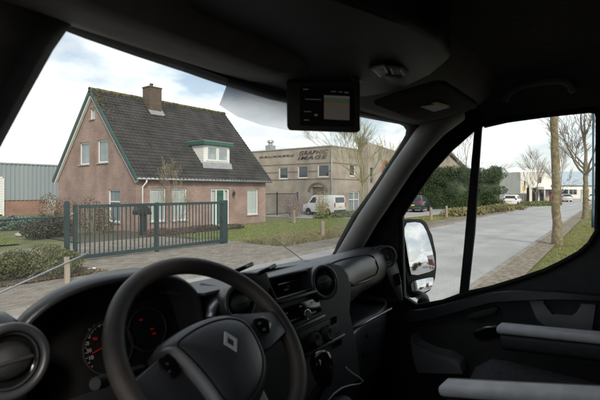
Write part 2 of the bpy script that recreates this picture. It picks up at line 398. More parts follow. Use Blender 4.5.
    def build(s, name, m, parent=None, smooth=False, kind=None, recalc=True, auto=None):
        if recalc: bmesh.ops.recalc_face_normals(s.bm, faces=s.bm.faces)
        me = bpy.data.meshes.new(name); s.bm.to_mesh(me); s.bm.free()
        return link(name, me, m, parent, smooth, kind, auto)
def link(name, me, m, parent=None, smooth=False, kind=None, auto=None):
    o = bpy.data.objects.new(name, me); COL.objects.link(o)
    me.materials.append(MATS[m] if isinstance(m, str) else m)
    if smooth or auto:
        me.polygons.foreach_set('use_smooth', [True] * len(me.polygons))
        if auto:
            try: me.set_sharp_from_angle(angle=R(auto))
            except Exception: pass
    if parent: o.parent = parent
    if kind: o['kind'] = kind
    return o
def tag(o, label, cat=None, group=None, kind=None):
    o['label'] = label
    if cat: o['category'] = cat
    if group: o['group'] = group
    if kind: o['kind'] = kind
    return o
def thing(name, label, cat, loc=(0, 0, 0), rotz=0.0, group=None):
    o = bpy.data.objects.new(name, None); COL.objects.link(o)
    o.empty_display_size = 0.2
    o.location = loc; o.rotation_euler = (0, 0, rotz)
    return tag(o, label, cat, group)
def struct(o):
    o['kind'] = 'structure'; return o
def copy_tree(o, parent=None):
    c = o.copy(); COL.objects.link(c); c.parent = parent
    for ch in list(o.children): copy_tree(ch, c)
    return c
def quads_mesh(name, V):                        # V: (n,4,3) array of loose quads
    V = np.asarray(V, dtype=np.float32); n = len(V)
    me = bpy.data.meshes.new(name)
    me.vertices.add(n * 4); me.vertices.foreach_set('co', V.reshape(-1))
    me.loops.add(n * 4); me.loops.foreach_set('vertex_index', np.arange(n * 4, dtype=np.int32))
    me.polygons.add(n); me.polygons.foreach_set('loop_start', np.arange(0, n * 4, 4, dtype=np.int32))
    me.update(calc_edges=True); me.validate()
    return me
def leaf_quads(rng, pts, size, aspect=0.55, up=0.25):
    n = len(pts)
    a = rng.normal(size=(n, 3)); a[:, 2] += up; a /= np.linalg.norm(a, axis=1)[:, None]
    b = rng.normal(size=(n, 3)); b -= a * (a * b).sum(1)[:, None]; b /= np.linalg.norm(b, axis=1)[:, None]
    s = size * rng.uniform(0.6, 1.35, size=(n, 1))
    a = a * s; b = b * s * aspect
    return np.stack([pts - a, pts + b, pts + a, pts - b], axis=1)
def blob_points(rng, n, c, rad, hollow=0.55):
    d = rng.normal(size=(n, 3)); d /= np.linalg.norm(d, axis=1)[:, None]
    r = rng.uniform(hollow ** 3, 1, size=(n, 1)) ** (1 / 3)
    return np.asarray(c) + d * r * np.asarray(rad)
def blades(rng, pts, h, w, lean=0.35):
    n = len(pts)
    ang = rng.uniform(0, 2 * math.pi, n); hh = h * rng.uniform(0.45, 1.3, n)
    ww = w * rng.uniform(0.7, 1.3, n)
    dx = np.stack([np.cos(ang), np.sin(ang), np.zeros(n)], 1) * ww[:, None]
    ln = np.stack([rng.normal(size=n) * lean * hh, rng.normal(size=n) * lean * hh, hh], 1)
    return np.stack([pts - dx, pts + dx, pts + ln + dx * 0.25, pts + ln - dx * 0.25], 1)
def in_poly(x, y, poly):
    inside = np.zeros(len(x), bool); j = len(poly) - 1
    for i in range(len(poly)):
        xi, yi = poly[i]; xj, yj = poly[j]
        c = ((yi > y) != (yj > y)) & (x < (xj - xi) * (y - yi) / (yj - yi + 1e-12) + xi)
        inside ^= c; j = i
    return inside
def scatter(rng, poly, n, z):
    xs = [p[0] for p in poly]; ys = [p[1] for p in poly]
    x = rng.uniform(min(xs), max(xs), n); y = rng.uniform(min(ys), max(ys), n)
    k = in_poly(x, y, poly)
    return np.stack([x[k], y[k], np.full(k.sum(), z)], 1)
def text_mesh(body, size, depth, M, bold=0.0, shear=0.0, spacing=1.0):
    c = bpy.data.curves.new("t", 'FONT'); c.body = body; c.size = size; c.extrude = depth; c.align_x = 'CENTER'; c.align_y = 'CENTER'
    c.offset = bold; c.shear = shear; c.space_character = spacing; c.resolution_u = 3
    o = bpy.data.objects.new("t", c); COL.objects.link(o)
    bpy.context.view_layer.update()
    me = bpy.data.meshes.new_from_object(o.evaluated_get(bpy.context.evaluated_depsgraph_get()))
    bpy.data.objects.remove(o); bpy.data.curves.remove(c)
    me.materials.clear(); me.transform(M)
    return me
def frameM(o, x, y, z=None):                    # matrix with given origin and axes
    x = Vector(x).normalized(); y = Vector(y); y = (y - x * y.dot(x)).normalized(); z = x.cross(y)
    return Matrix(((x.x, y.x, z.x, o[0]), (x.y, y.y, z.y, o[1]), (x.z, y.z, z.z, o[2]), (0, 0, 0, 1)))

# ------------------------------------------------------------------ ground, road, pavements
rng = np.random.default_rng(11)
def sheet(name, poly, z, m, sub=None):
    b = MB(); b.faces([(x, y, z) for x, y in poly], [list(range(len(poly)))])
    return struct(b.build(name, m))
sheet('ground', [(-900, -900), (1500, -900), (1500, 1500), (-900, 1500)], 0.0, 'ground_grass')
def near_y(x): return 3.0 + 0.05 * (x - 12)
def far_y(x): return 8.15 + 0.05 * (x - 3)
xs = [-120, -60, -20, 0, 10, 20, 40, 80, 160]
sheet('road', [(x, near_y(x)) for x in xs] + [(x, far_y(x)) for x in xs[::-1]], 0.008, 'asphalt')
def kerb(name, fy, side, x0, x1, h):
    b = MB(); x = x0
    while x < x1:
        xe = min(x + 1.0, x1); y0, y1 = fy(x), fy(xe)
        pts = [(x + 0.006, y0, -0.05), (xe - 0.006, y1, -0.05), (xe - 0.006, y1 + side * 0.13, -0.05), (x + 0.006, y0 + side * 0.13, -0.05)]
        b.prism(pts, (0, 0, h + 0.05)); x = xe
    return struct(b.build(name, 'kerb_stone'))
kerb('kerb', far_y, 1, -30, 100, 0.09)
kerb('kerb', near_y, -1, 7, 110, 0.09)
# far pavement of brick, and the forecourt in front of and behind the gate
sheet('pavement', [(-60, far_y(-60) + .13), (100, far_y(100) + .13), (100, far_y(100) + 1.5), (-60, far_y(-60) + 1.5)], 0.070, 'paving')
sheet('near_pavement', [(7, near_y(7) - .13), (110, near_y(110) - .13), (110, near_y(110) - .75), (7, near_y(7) - .75)], 0.062, 'gravel_strip')
sheet('van_standing', [(-20, -14), (9.5, -14), (9.5, 2.8), (-20, 1.3)], 0.020, 'paving')
sheet('side_road', [(1.5, -150), (26, -150), (20, -14), (3, -14)], 0.012, 'asphalt')
sheet('car_park', [(26, 14.5), (58, 13.0), (58, 34), (26, 34)], 0.018, 'asphalt')
sheet('side_drive', [(58, far_y(58) + 1.2), (74, far_y(74) + 1.2), (74, 30), (58, 30)], 0.022, 'paving')
LAWN = [(11.6, 12.0), (26.5, 12.4), (27.5, 18.5), (22.6, 18.6), (12.6, 18.6)]
sheet('lawn', LAWN, 0.030, 'lawn_base')
YLAWN = [(-2, 18.6), (6.6, 18.6), (7.2, 22.8), (-2, 22.8)]
sheet('yard_lawn', YLAWN, 0.060, 'lawn_base')
sheet('garden_bed', [(8.2, 16.6), (12.0, 15.6), (17.5, 16.4), (17.5, 19.7), (8.2, 22.0)], 0.034, 'soil')
# forecourt: joints below, single bricks above
FZ = 0.075
fc = MB(); fc.faces([(x, y, FZ - 0.03) for x, y in [(-12, 10.85), (12.2, 11.3), (12.2, 14.2), (11.4, 16.6), (-12, 16.9)]], [[0, 1, 2, 3, 4]])
forecourt = struct(fc.build('forecourt', 'paver_joint'))
BW, BH = 0.21, 0.105
cands = []
for j in range(int((16.8 - 7.9) / BH)):
    y = 7.9 + j * BH
    for i in range(int(24.0 / BW)):
        x = -9.0 + i * BW + (0.5 * BW if j % 2 else 0)
        if y < far_y(x) + 0.14 or x > 12.1 or (y > 14.2 and x > 11.3): continue
        rel = Vector((x, y, -EYE)); dep = rel.dot(AXIS)
        if dep < 1: continue
        px = 300 + FPX * rel.dot(RIGHT) / dep; py = HOR + FPX * EYE / dep
        if -30 < px < 352 and py < 330 and not (1.2 < x < 5.3 and 10.4 < y < 11.9): cands.append((dep, x, y, px, py))
cands.sort()
def brick_mesh():
    b = MB(); b.box((0, 0, 0), (BW - 0.010, BH - 0.010, 0.06)); 
    bmesh.ops.recalc_face_normals(b.bm, faces=b.bm.faces)
    me = bpy.data.meshes.new('paving_brick'); b.bm.to_mesh(me); b.bm.free(); return me
bme = brick_mesh(); bme.materials.append(MATS['paver'])
bme2 = bme.copy(); bme2.materials.clear(); bme2.materials.append(mat('paver_b', (0.190, 0.162, 0.136), (0.255, 0.222, 0.188), 0.95, 3.5, 0.4, 90, spec=0.15))
bme3 = bme.copy(); bme3.materials.clear(); bme3.materials.append(mat('paver_c', (0.25, 0.222, 0.190), (0.32, 0.288, 0.248), 0.95, 3.5, 0.4, 90, spec=0.15))
rnd = random.Random(3)
vis = [c for c in cands if (c[3] < 95 and c[4] < 318 and c[4] > 255)][:300]
vs_ = set((c[1], c[2]) for c in vis)
for c in vis:
    o = bpy.data.objects.new('paving_brick', rnd.choice((bme, bme, bme2, bme3))); COL.objects.link(o); o.parent = forecourt
    o.location = (c[1], c[2], FZ - 0.03 + rnd.uniform(-.004, .004)); o.rotation_euler = (rnd.uniform(-.012, .012), rnd.uniform(-.012, .012), rnd.uniform(-.01, .01))
rest = {0: [], 1: [], 2: []}
cube = np.array([[(-1, -1, 1), (1, -1, 1), (1, 1, 1), (-1, 1, 1)], [(-1, -1, -1), (1, -1, -1), (1, -1, 1), (-1, -1, 1)], [(1, -1, -1), (1, 1, -1), (1, 1, 1), (1, -1, 1)], [(-1, 1, -1), (-1, -1, -1), (-1, -1, 1), (-1, 1, 1)]], float) * np.array([BW / 2 - .005, BH / 2 - .005, .03])
for c in cands:
    if (c[1], c[2]) in vs_: continue
    rest[rnd.choice((0, 0, 1, 2))].append(cube + np.array([c[1], c[2], FZ - .03 + rnd.uniform(-.004, .004)]))
for k, mn in ((0, 'paver'), (1, 'paver_b'), (2, 'paver_c')):
    link('distant_paving', quads_mesh('distant_paving', np.concatenate(rest[k])), mn, forecourt, kind='stuff')
# grass
VERGE = [(9.8, near_y(9.8) - .78), (60, near_y(60) - .78), (60, -6), (30, -6), (9.8, 0.5)]
p = scatter(rng, [(9.8, near_y(9.8) - .78), (32, near_y(32) - .78), (32, -1.5), (9.8, 0.6)], 60000, 0.0)
p2 = scatter(rng, [(32, near_y(32) - .78), (70, near_y(70) - .78), (70, 0), (32, -0.5)], 14000, 0.0)
g1 = link('verge_grass', quads_mesh('verge_grass', np.concatenate([blades(rng, p, .055, .006), blades(rng, p2, .08, .012)])), 'grass_blade')
tag(g1, 'rough green grass verge beside the near kerb under the street trees', kind='stuff')
p = scatter(rng, LAWN, 60000, 0.03)
g2 = link('lawn_grass', quads_mesh('lawn_grass', blades(rng, p, .05, .011)), 'lawn_blade'); tag(g2, 'bright green mown front lawn of the brick house', kind='stuff')
p = scatter(rng, YLAWN, 22000, 0.06)
g3 = link('yard_grass', quads_mesh('yard_grass', blades(rng, p, .05, .012)), 'lawn_blade'); tag(g3, 'strip of green lawn in the yard behind the wire fence', kind='stuff')
p = scatter(rng, [(11.9, 10.2), (27.0, 10.95), (27.0, 12.6), (11.9, 12.1)], 42000, 0.0)
p[:, 2] += 0.0
g4 = link('long_grass', quads_mesh('long_grass', blades(rng, p, .22, .011, .6)), 'dry_blade'); tag(g4, 'strip of long yellowing grass between lawn and brick paving', kind='stuff')
q = scatter(rng, [(28, far_y(28) + 1.5), (47, far_y(47) + 1.5), (47, 13.6), (28, 14.2)], 22000, 0.0)
g5 = link('parking_grass', quads_mesh('parking_grass', blades(rng, q, .06, .018)), 'grass_blade'); tag(g5, 'grass strip with wooden posts in front of the car park', kind='stuff')

# ------------------------------------------------------------------ brick house
HX, HY = 12.17, 19.8
house = thing('brick_house', 'pinkish brick house with steep mossy tiled roof and green-trimmed dormer behind the gate', 'house', (HX, HY, 0))
HL, HW, EZ, RZ = 9.45, 8.6, 2.99, 7.62
def hp(px, py, Y=None, X=None):
    q = P(px, py, Y=Y, X=X); return (q.x - HX, q.y - HY, q.z)
def front(a, b, c): return (a, -c, b)
def gable(a, b, c): return (-c, a, b)            # a runs from the front corner to the back
def rect(a0, a1, b0, b1): return [(a0, b0), (a1, b0), (a1, b1), (a0, b1)]
def window(parent, fn, a0, a1, b0, b1, depth=-0.10, fr=0.065, mull=(), trans=(), fm='white_paint', cm='curtain', glass='house_glass', sill=True, name='window'):
    b = MB()
    def bar(x0, x1, y0, y1, c0=depth - 0.03, c1=depth + 0.035):
        q = [fn(*t) for t in ((x0, y0, c0), (x1, y0, c0), (x1, y1, c0), (x0, y1, c0))]
        off = Vector(fn(x0, y0, c1)) - Vector(fn(x0, y0, c0)); b.prism(q, off)
    bar(a0, a1, b0, b0 + fr); bar(a0, a1, b1 - fr, b1); bar(a0, a0 + fr, b0 + fr, b1 - fr); bar(a1 - fr, a1, b0 + fr, b1 - fr)
    for t in mull: bar(a0 + (a1 - a0) * t - fr * .4, a0 + (a1 - a0) * t + fr * .4, b0 + fr, b1 - fr)
    for t in trans: bar(a0 + fr, a1 - fr, b0 + (b1 - b0) * t - fr * .4, b0 + (b1 - b0) * t + fr * .4, depth - .028, depth + .031)
    o = b.build(name, fm, parent)
    g = MB(); g.prism([fn(*t) for t in ((a0 + .01, b0 + .01, depth), (a1 - .01, b0 + .01, depth), (a1 - .01, b1 - .01, depth), (a0 + .01, b1 - .01, depth))], Vector(fn(0, 0, .006)) - Vector(fn(0, 0, 0)))
    g.build('pane', glass, o)
    if cm:
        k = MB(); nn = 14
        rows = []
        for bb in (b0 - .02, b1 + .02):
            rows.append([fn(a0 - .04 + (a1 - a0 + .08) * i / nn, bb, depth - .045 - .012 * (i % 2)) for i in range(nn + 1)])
        k.grid(rows); k.build('curtain', cm, o)  # in room_dark, a dark sheet colours in the shade of an unlit room
    if sill:
        s = MB(); s.prism([fn(*t) for t in ((a0 - .05, b0 - .06, depth + .02), (a1 + .05, b0 - .06, depth + .02), (a1 + .05, b0 - .006, depth + .02), (a0 - .05, b0 - .006, depth + .02))], Vector(fn(0, 0, .15)) - Vector(fn(0, 0, 0)))
        s.build('sill', 'concrete', o)
    return o
def fwin(px0, px1, y0, y1):                      # front-wall window from photo pixels
    a = hp(px0, y0, Y=HY); b = hp(px1, y1, Y=HY); am = hp((px0 + px1) / 2, y0, Y=HY); bm_ = hp((px0 + px1) / 2, y1, Y=HY)
    return (a[0], b[0], bm_[2], am[2])
def gwin(px0, px1, y0, y1):
    a = hp(px0, y0, X=HX); b = hp(px1, y1, X=HX); am = hp((px0 + px1) / 2, y0, X=HX); bm_ = hp((px0 + px1) / 2, y1, X=HX)
    return (b[1], a[1], bm_[2], am[2])
W1 = fwin(150, 166, 188.2, 221.5); W2 = fwin(172, 187, 188.2, 220.5); W3 = fwin(247.3, 258.2, 189.2, 214.5)
DR = list(fwin(211, 229.5, 188.7, 226)); DR[2] = 0.05; DR = tuple(DR)
hw = MB()
hw.plate([(0, -.2), (HL, -.2), (HL, EZ), (0, EZ)], [rect(*W1), rect(*W2), rect(*W3), rect(*DR)], front, -0.28)
hw.build('wall', 'house_brick', house)
GA = gwin(79.6, 89.3, 142.2, 164.5); GB = gwin(97.3, 108.2, 139.6, 162.6); GC = gwin(90, 94.8, 107.8, 119); GD = gwin(108, 120, 189.3, 222)
AP = HW / 2
hg = MB(); hg.plate([(0.285, -.2), (HW, -.2), (HW, EZ), (AP, RZ - .1), (0.285, EZ + .285 * (RZ - .1 - EZ) / AP)], [rect(*GA), rect(*GB), rect(*GC), rect(*GD)], gable, -0.28)
hg.build('wall', 'house_brick', house)
b = MB(); b.plate([(0.285, -.2), (HW, -.2), (HW, EZ), (AP, RZ - .1), (0.285, EZ + .285 * (RZ - .1 - EZ) / AP)], [], lambda a, bb, c: (HL - .28 + c, a, bb), 0.28); b.build('wall', 'house_brick', house)
b = MB(); b.box((HL / 2, HW - .14, EZ / 2), (HL - .6, .28, EZ)); b.build('wall', 'house_brick', house)
b = MB(); b.box((HL / 2, HW / 2, 2.85), (HL - .7, HW - .7, .12)); b.build('upper_floor', 'room_dark', house)
b = MB(); b.box((1.6, HW / 2, 3.8), (.05, HW - 2.2, 1.8)); b.box((HL / 2, 2.2, 1.4), (HL - .7, .05, 2.8)); b.build('inner_wall', 'room_dark', house)
for w, cm, tr, mu in ((W1, 'curtain', (.28,), (.5,)), (W2, 'curtain', (.28,), (.5,)), (W3, 'curtain', (), ())):
    window(house, front, *w, trans=(), mull=(), cm=cm)
for w in (GA, GB): window(house, gable, *w, cm='blue_curtain', fr=.07)
window(house, gable, *GC, cm='curtain', fr=.05)
window(house, gable, *GD, cm='blue_curtain', trans=(.62,), fr=.07)
# front door with side lights
a0, a1, b0, b1 = DR
b = MB()
for q in ((a0, a0 + .09, b0, b1), (a1 - .09, a1, b0, b1), (a0 + .09, a1 - .09, b1 - .09, b1), (a0 + .42, a0 + .50, b0, b1 - .09), (a1 - .40, a1 - .34, b0, b1 - .09)):
    b.prism([front(*t) for t in ((q[0], q[2], -.14), (q[1], q[2], -.14), (q[1], q[3], -.14), (q[0], q[3], -.14))], (0, -.07, 0))
df = b.build('door_frame', 'white_paint', house)
b = MB(); b.span(front(a0 + .09, b0, -.11), front(a0 + .42, b1 - .09, -.10)); b.span(front(a1 - .34, b0, -.11), front(a1 - .09, b1 - .09, -.10)); b.build('side_light', 'house_glass', df)
b = MB(); b.span(front(a0 + .05, b0, -.24), front(a1 - .05, b1, -.20)); b.build('side_curtain', 'curtain', df)
d0, d1 = a0 + .50, a1 - .40
b = MB(); b.span(front(d0, b0, -.15), front(d1, b1 - .09, -.10)); door = b.build('door', 'green_paint', house)
b = MB()
for i in range(2):
    for j in range(4):
        xa = d0 + .09 + i * (d1 - d0 - .12) / 2; za = b0 + .15 + j * .56
        if j < 3: b.span(front(xa, za, -.10), front(xa + (d1 - d0 - .30) / 2, za + .44, -.088), 0.005)
b.build('door_panel', 'green_paint', door)
b = MB(); b.span(front(d0 + .1, b1 - .50, -.099), front(d1 - .1, b1 - .2, -.094)); b.build('fanlight', 'house_glass', door)
b = MB(); b.tube([front(d1 - .06, 1.05, -.06), front(d1 - .16, 1.05, -.06)], .014); b.tube([front(d1 - .06, 1.05, -.06), front(d1 - .06, 1.05, -.10)], .014); b.build('handle', 'chrome', door)
b = MB(); b.span(front(a0 - .15, -.1, .0), front(a1 + .15, .05, .55)); b.build('doorstep', 'concrete', house)
# wall lamp
q = hp(232, 193.5, Y=HY)
b = MB(); b.lathe([(0, .0), (.07, 0), (.09, .20), (.10, .21), (.03, .30), (0, .31)], Matrix.Translation((q[0], -.18, q[2] - .15)), 10); b.tube([(q[0], 0, q[2] + .2), (q[0], -.18, q[2] + .22), (q[0], -.18, q[2] + .15)], .012, 6); b.build('wall_lamp', 'black_metal', house)
# roof: two slopes of tiles
ov, OX0, OX1 = .30, -.22, HL + .28
slope = (RZ - EZ) / AP
def roof_f(x, s, up=0.0):                          # s metres up the slope from the front eave edge
    L = math.hypot(1, slope); dy, dz = 1 / L, slope / L
    return (x, -ov + s * dy - up * dz, EZ - ov * slope + s * dz + up * dy)
SL = (AP + ov) * math.hypot(1, slope)
def tiles(side, name):
    rows = 27; rh = SL / rows; cols = 40; cw = (OX1 - OX0) / cols
    Q = []; rr = random.Random(5 + side)
    prof = [(0, .022), (.18, .036), (.36, .024), (.5, .010), (.72, .008), (.9, .013), (1, .022)]
    for j in range(rows):
        for i in range(cols):
            x0 = OX0 + i * cw; jz = rr.uniform(-.006, .008); sk = rr.uniform(-.008, .008)
            for (u0, h0), (u1, h1) in zip(prof, prof[1:]):
                s0, s1 = j * rh - .05 + sk, (j + 1) * rh
                A = roof_f(x0 + u0 * cw, s0, h0 + .045 + jz); B = roof_f(x0 + u1 * cw, s0, h1 + .045 + jz)
                C = roof_f(x0 + u1 * cw, s1, h1 + .012); D = roof_f(x0 + u0 * cw, s1, h0 + .012)
                E = roof_f(x0 + u0 * cw, s0, .0); F = roof_f(x0 + u1 * cw, s0, .0)
                Q.append((A, B, C, D)); Q.append((E, F, B, A))
    Q = np.array(Q)
    if side: Q[:, :, 1] = HW - Q[:, :, 1]
    return link(name, quads_mesh(name, Q), 'roof_tile', house, kind='stuff')
tiles(0, 'roof_tiles')
b = MB()
for sgn in (0, 1):
    A = [roof_f(OX0, 0, -.12), roof_f(OX1, 0, -.12), roof_f(OX1, SL, -.12), roof_f(OX0, SL, -.12)]
    if sgn: A = [(x, HW - y, z) for x, y, z in A]
    n = Vector((0, -slope if not sgn else slope, 1)).normalized()
    b.prism(A, n * .12)
roof = b.build('roof', 'slate_dark', house)
b = MB(); rl = .42; x = OX0; rr = random.Random(8)
while x < OX1 - .05:
    M = Matrix.Translation((x, AP, RZ + .055 + rr.uniform(-.008, .008))) @ Matrix.Rotation(R(90), 4, 'Y')
    b.lathe([(.125, 0), (.115, min(rl + .03, OX1 - x))], M, 12); x += rl
b.build('ridge_cap', 'ridge_moss', roof, smooth=True)
mq = []
for _ in range(420):
    x = OX0 + (OX1 - OX0) * rnd.random(); s = SL - abs(rnd.gauss(0, .09)); mq.append(roof_f(x, s, .075))
for _ in range(330):
    x = OX0 + abs(rnd.gauss(0, .35)); s = SL - abs(rnd.gauss(0, 1.0)); mq.append(roof_f(x, max(s, 0), .075))
link('moss', quads_mesh('moss', leaf_quads(rng, np.array(mq), .045, .9, 1.5)), 'ridge_moss', roof, kind='stuff')
# barge boards (white inner, green outer) on the gable
for (o0, o1, zt, zb, mm, nm) in ((-.03, -.16, -.02, -.24, 'white_paint', 'soffit_board'), (-.17, -.215, .09, -.14, 'green_paint', 'barge_board')):
    for sgn in (0, 1):
        b = MB()
        A = [roof_f(o1, -.04, zb), roof_f(o1, SL, zb), roof_f(o1, SL, zt), roof_f(o1, -.04, zt)]
        if sgn: A = [(x, HW - y, z) for x, y, z in A]
        b.prism(A, (o0 - o1, 0, 0)); b.build(nm, mm, roof)
# gutter and downpipe
b = MB(); b.tube([(OX0 + .02, -ov - .02, EZ - ov * slope - .01), (OX1 - .02, -ov - .02, EZ - ov * slope - .01)], .062, 10); b.build('gutter', 'zinc', house, smooth=True)
b = MB(); b.tube([(.38, -ov - .02, EZ - .36), (.38, -ov, EZ - .50), (.30, -.09, EZ - .72), (.30, -.09, .0)], .042, 10); b.build('downpipe', 'white_paint', house, smooth=True)
# chimney
q = P(152.2, 87, Y=HY + AP - .45); cx, cy = q.x - HX, AP - .45
b = MB(); b.span((cx - .42, cy - .36, RZ - 1.2), (cx + .42, cy + .36, RZ + .66)); b.span((cx - .45, cy - .39, RZ + .663), (cx + .45, cy + .39, RZ + .74)); ch = b.build('chimney', 'chimney_brick', roof)
b = MB(); b.lathe([(.1, 0), (.09, .18), (.12, .19), (.12, .23), (0, .24)], Matrix.Translation((cx - .05, cy, RZ + .735)), 12); b.build('chimney_pot', 'chimney_brick', roof)
b = MB(); A = [(cx - .5, cy - .60, 0), (cx + .52, cy - .60, 0), (cx + .52, cy - .34, 0), (cx - .5, cy - .34, 0)]
b.prism([(x, y, EZ + slope * y + .13) for x, y, z in A], (0, 0, .04))
b.prism([(cx + .42, cy - .6, EZ + slope * (cy - .6) + .13), (cx + .52, cy - .6, EZ + slope * (cy - .6) + .13), (cx + .52, cy + .4, EZ + slope * (cy + .4) + .13), (cx + .42, cy + .4, EZ + slope * (cy + .4) + .13)], (0, 0, .05))
b.build('lead_flashing', 'zinc', roof)
# dormer
yf = 20.17 - HY; l = hp(204.8, 150, Y=20.17); r_ = hp(229, 150, Y=20.17); zt = hp(215, 145.5, Y=20.17)[2]; zb = hp(215, 163, Y=20.17)[2]
def rooy(z): return (z - EZ) / slope
dx0, dx1 = l[0], r_[0]
b = MB(); b.prism([(dx0, yf, zb - .1), (dx0, yf, zt), (dx0, rooy(zt) + .2, zt), (dx0, rooy(zb) + .1, zb - .1)], (dx1 - dx0, 0, 0)); 
dormer = b.build('dormer', 'white_paint', house)
def dfront(a, bb, c): return (a, yf - c, bb)
for i in range(2):
    w = (dx1 - dx0 - .24) / 2; xa = dx0 + .11 + i * (w + .02)
    b = MB(); b.plate(rect(xa, xa + w, zb + .1, zt - .06), [rect(xa + .09, xa + w - .09, zb + .19, zt - .15)], lambda a, c, d: dfront(a, c, d), .04); b.build('window_frame', 'white_paint', dormer)
    b = MB(); b.span(dfront(xa + .09, zb + .19, .004), dfront(xa + w - .09, zt - .15, .012)); b.build('window_pane', mat('dormer_pane', (0.22, 0.26, 0.28), (0.36, 0.40, 0.41), 0.08, 2.0, spec=0.8), dormer)
b = MB(); b.span((dx0 - .24, yf - .22, zt + .005), (dx1 + .16, rooy(zt) + .25, zt + .20)); b.build('fascia', 'green_paint', dormer)
b = MB(); b.span((dx0 - .25, yf - .23, zt + .203), (dx1 + .17, rooy(zt) + .3, zt + .235)); b.build('dormer_roof', 'zinc', dormer)
for sx in (dx0 - .075, dx1 + .005):
    b = MB()
    nb = 8
    for k in range(nb):
        z0 = zb - .02 + (zt - zb) * k / nb; z1 = zb - .02 + (zt - zb) * (k + 1) / nb - .008
        b.prism([(sx, yf + .03, z0), (sx, yf + .03, z1), (sx, max(rooy(z1), yf + .1), z1), (sx, max(rooy(z0), yf + .08), z0)], (.07, 0, 0))
    b.build('cheek_cladding', 'white_paint', dormer)
b = MB(); b.prism([(dx0 - .2, yf - .10, EZ + slope * (yf - .10) + .10), (dx1 + .2, yf - .10, EZ + slope * (yf - .10) + .10), (dx1 + .2, yf, zb), (dx0 - .2, yf, zb)], (0, 0, .03)); b.build('dormer_apron', 'zinc', dormer)

# ------------------------------------------------------------------ grey warehouse behind, left
WY = 42.0
wh = thing('warehouse', 'grey corrugated metal warehouse above a brick base with pale roller door', 'warehouse', (-8, WY, 0))
ztop = P(20, 164.6, Y=WY).z; zmid = P(30, 200, Y=WY).z
b = MB(); rows = [[], []]; x = 0.0; k = 0
prof = [(0, 0), (.10, 0), (.14, -.06), (.24, -.06), (.28, 0)]
while x < 34:
    for dx, dy in prof[:-1]:
        for r_i, z in enumerate((zmid, ztop)): rows[r_i].append((x + dx * 1.2, dy, z))
    x += .28 * 1.2
b.grid(rows); b.build('metal_cladding', 'corrugated', wh)
b = MB(); b.span((0, .05, -.2), (34, .4, zmid + .05)); b.build('wall', 'shed_brick', wh)
b = MB(); b.span((-.1, .10, zmid), (34.1, 14, ztop - .03)); b.build('body', 'corrugated', wh)
b = MB(); b.span((-.15, -.10, ztop + .003), (34.2, 14.1, ztop + .12)); b.build('roof_edge', 'zinc', wh)
rd = P(2.0, 190, Y=WY).x + 8
b = MB()
zr = P(0, 180, Y=WY).z
for k in range(14): b.box((rd - 1.7, -.11, .1 + (zr) * (k + .5) / 14), (3.4, .05, zr / 14 - .012), None, .008, 1)
b.build('roller_door', 'white_paint', wh)
b = MB(); b.span((rd, -.14, 0), (rd + .12, 0.04, zr + .15)); b.span((rd - 3.5, -.14, zr + .12), (rd - .002, 0.04, zr + .27)); b.build('door_frame', 'white_paint', wh)
b = MB(); q0 = P(47.5, 199, Y=WY - .05); q1 = P(56, 224, Y=WY); b.span((q0.x + 8, -.04, 0), (q1.x + 8, .03, q0.z)); b.build('side_panel', 'concrete', wh)

# ------------------------------------------------------------------ gate and fences
GL, GR_ = G(69, 264.5), G(226, 247.2)
gy = 12.45
gx0 = P(69, 264, Y=gy).x; gx1 = P(224.5, 247, Y=gy).x
gh = EYE + P(69, 203.5, Y=gy).z - EYE
gate = thing('sliding_gate', 'dark green barred metal gate in front of the brick house', 'gate', ((gx0 + gx1) / 2, gy, .07))
gw = (gx1 - gx0) / 2
b = MB(); b.box((-gw - .02, .08, .82), (.115, .115, 1.74), None, .008); b.lathe([(.06, 0), (.05, .02), (0, .03)], Matrix.Translation((-gw - .02, .08, 1.69)), 4); b.build('gate_post', 'gate_green', gate)
b = MB(); b.box((gw + .03, .08, .80), (.24, .20, 1.66), None, .008); b.build('gate_post', 'gate_green', gate)
b = MB(); b.box((.13, 0, 1.545), (2 * gw - .3, .07, .09), None, .006); b.build('rail', 'gate_green', gate)
b = MB(); b.box((.13, 0, .12), (2 * gw - .3, .07, .11), None, .006); b.build('rail', 'gate_green', gate)
for xx in (-gw + .17, P(157, 230, Y=gy).x - gate.location.x):
    b = MB(); b.box((xx, 0, .80), (.10, .085, 1.62), None, .006); b.build('stile', 'gate_green', gate)
b = MB(); b.box((gw - .13, -.02, .95), (.10, .10, .20), None, .008); b.build('lock_box', 'gate_green', gate)
for z in (.35, 1.35):
    b = MB(); b.tube([(-gw + .06, .03, z), (-gw + .14, .02, z)], .022, 8); b.build('hinge', 'zinc', gate)
nb = 38; bar_me = None
for i in range(nb):
    xx = -gw + .30 + (2 * gw - .52) * i / (nb - 1)
    if bar_me is None:
        b = MB(); b.box((0, 0, 0), (.026, .026, 1.36)); o = b.build('bar', 'gate_green', gate); bar_me = o.data
    else:
        o = bpy.data.objects.new('bar', bar_me); COL.objects.link(o); o.parent = gate
    o.location = (xx, 0, .83)
fence = thing('wire_fence', 'low dark green wire mesh fence running left of the gate post', 'fence', (-1.0, 12.55, .07))
fx1 = gx0 + 1.0 - .1; fz = P(30, 218.6, Y=12.55).z - .07
b = MB(); b.tube([(-4, 0, fz), (fx1, 0, fz)], .022, 8); b.build('top_rail', 'gate_green', fence)
for xx in (-3.2, -.7, 1.8, 4.3):
    b = MB(); b.tube([(xx, .03, -.05), (xx, .03, fz + .02)], .024, 8); b.build('fence_post', 'gate_green', fence)
Q = []
def wire(a, b_, w=.0018):
    a = np.array(a, float); b_ = np.array(b_, float); d = b_ - a; d /= np.linalg.norm(d); s = np.cross(d, (0, 1, 0)) * w
    Q.append((a - s, a + s, b_ + s, b_ - s))
st = .075; k = -4.0
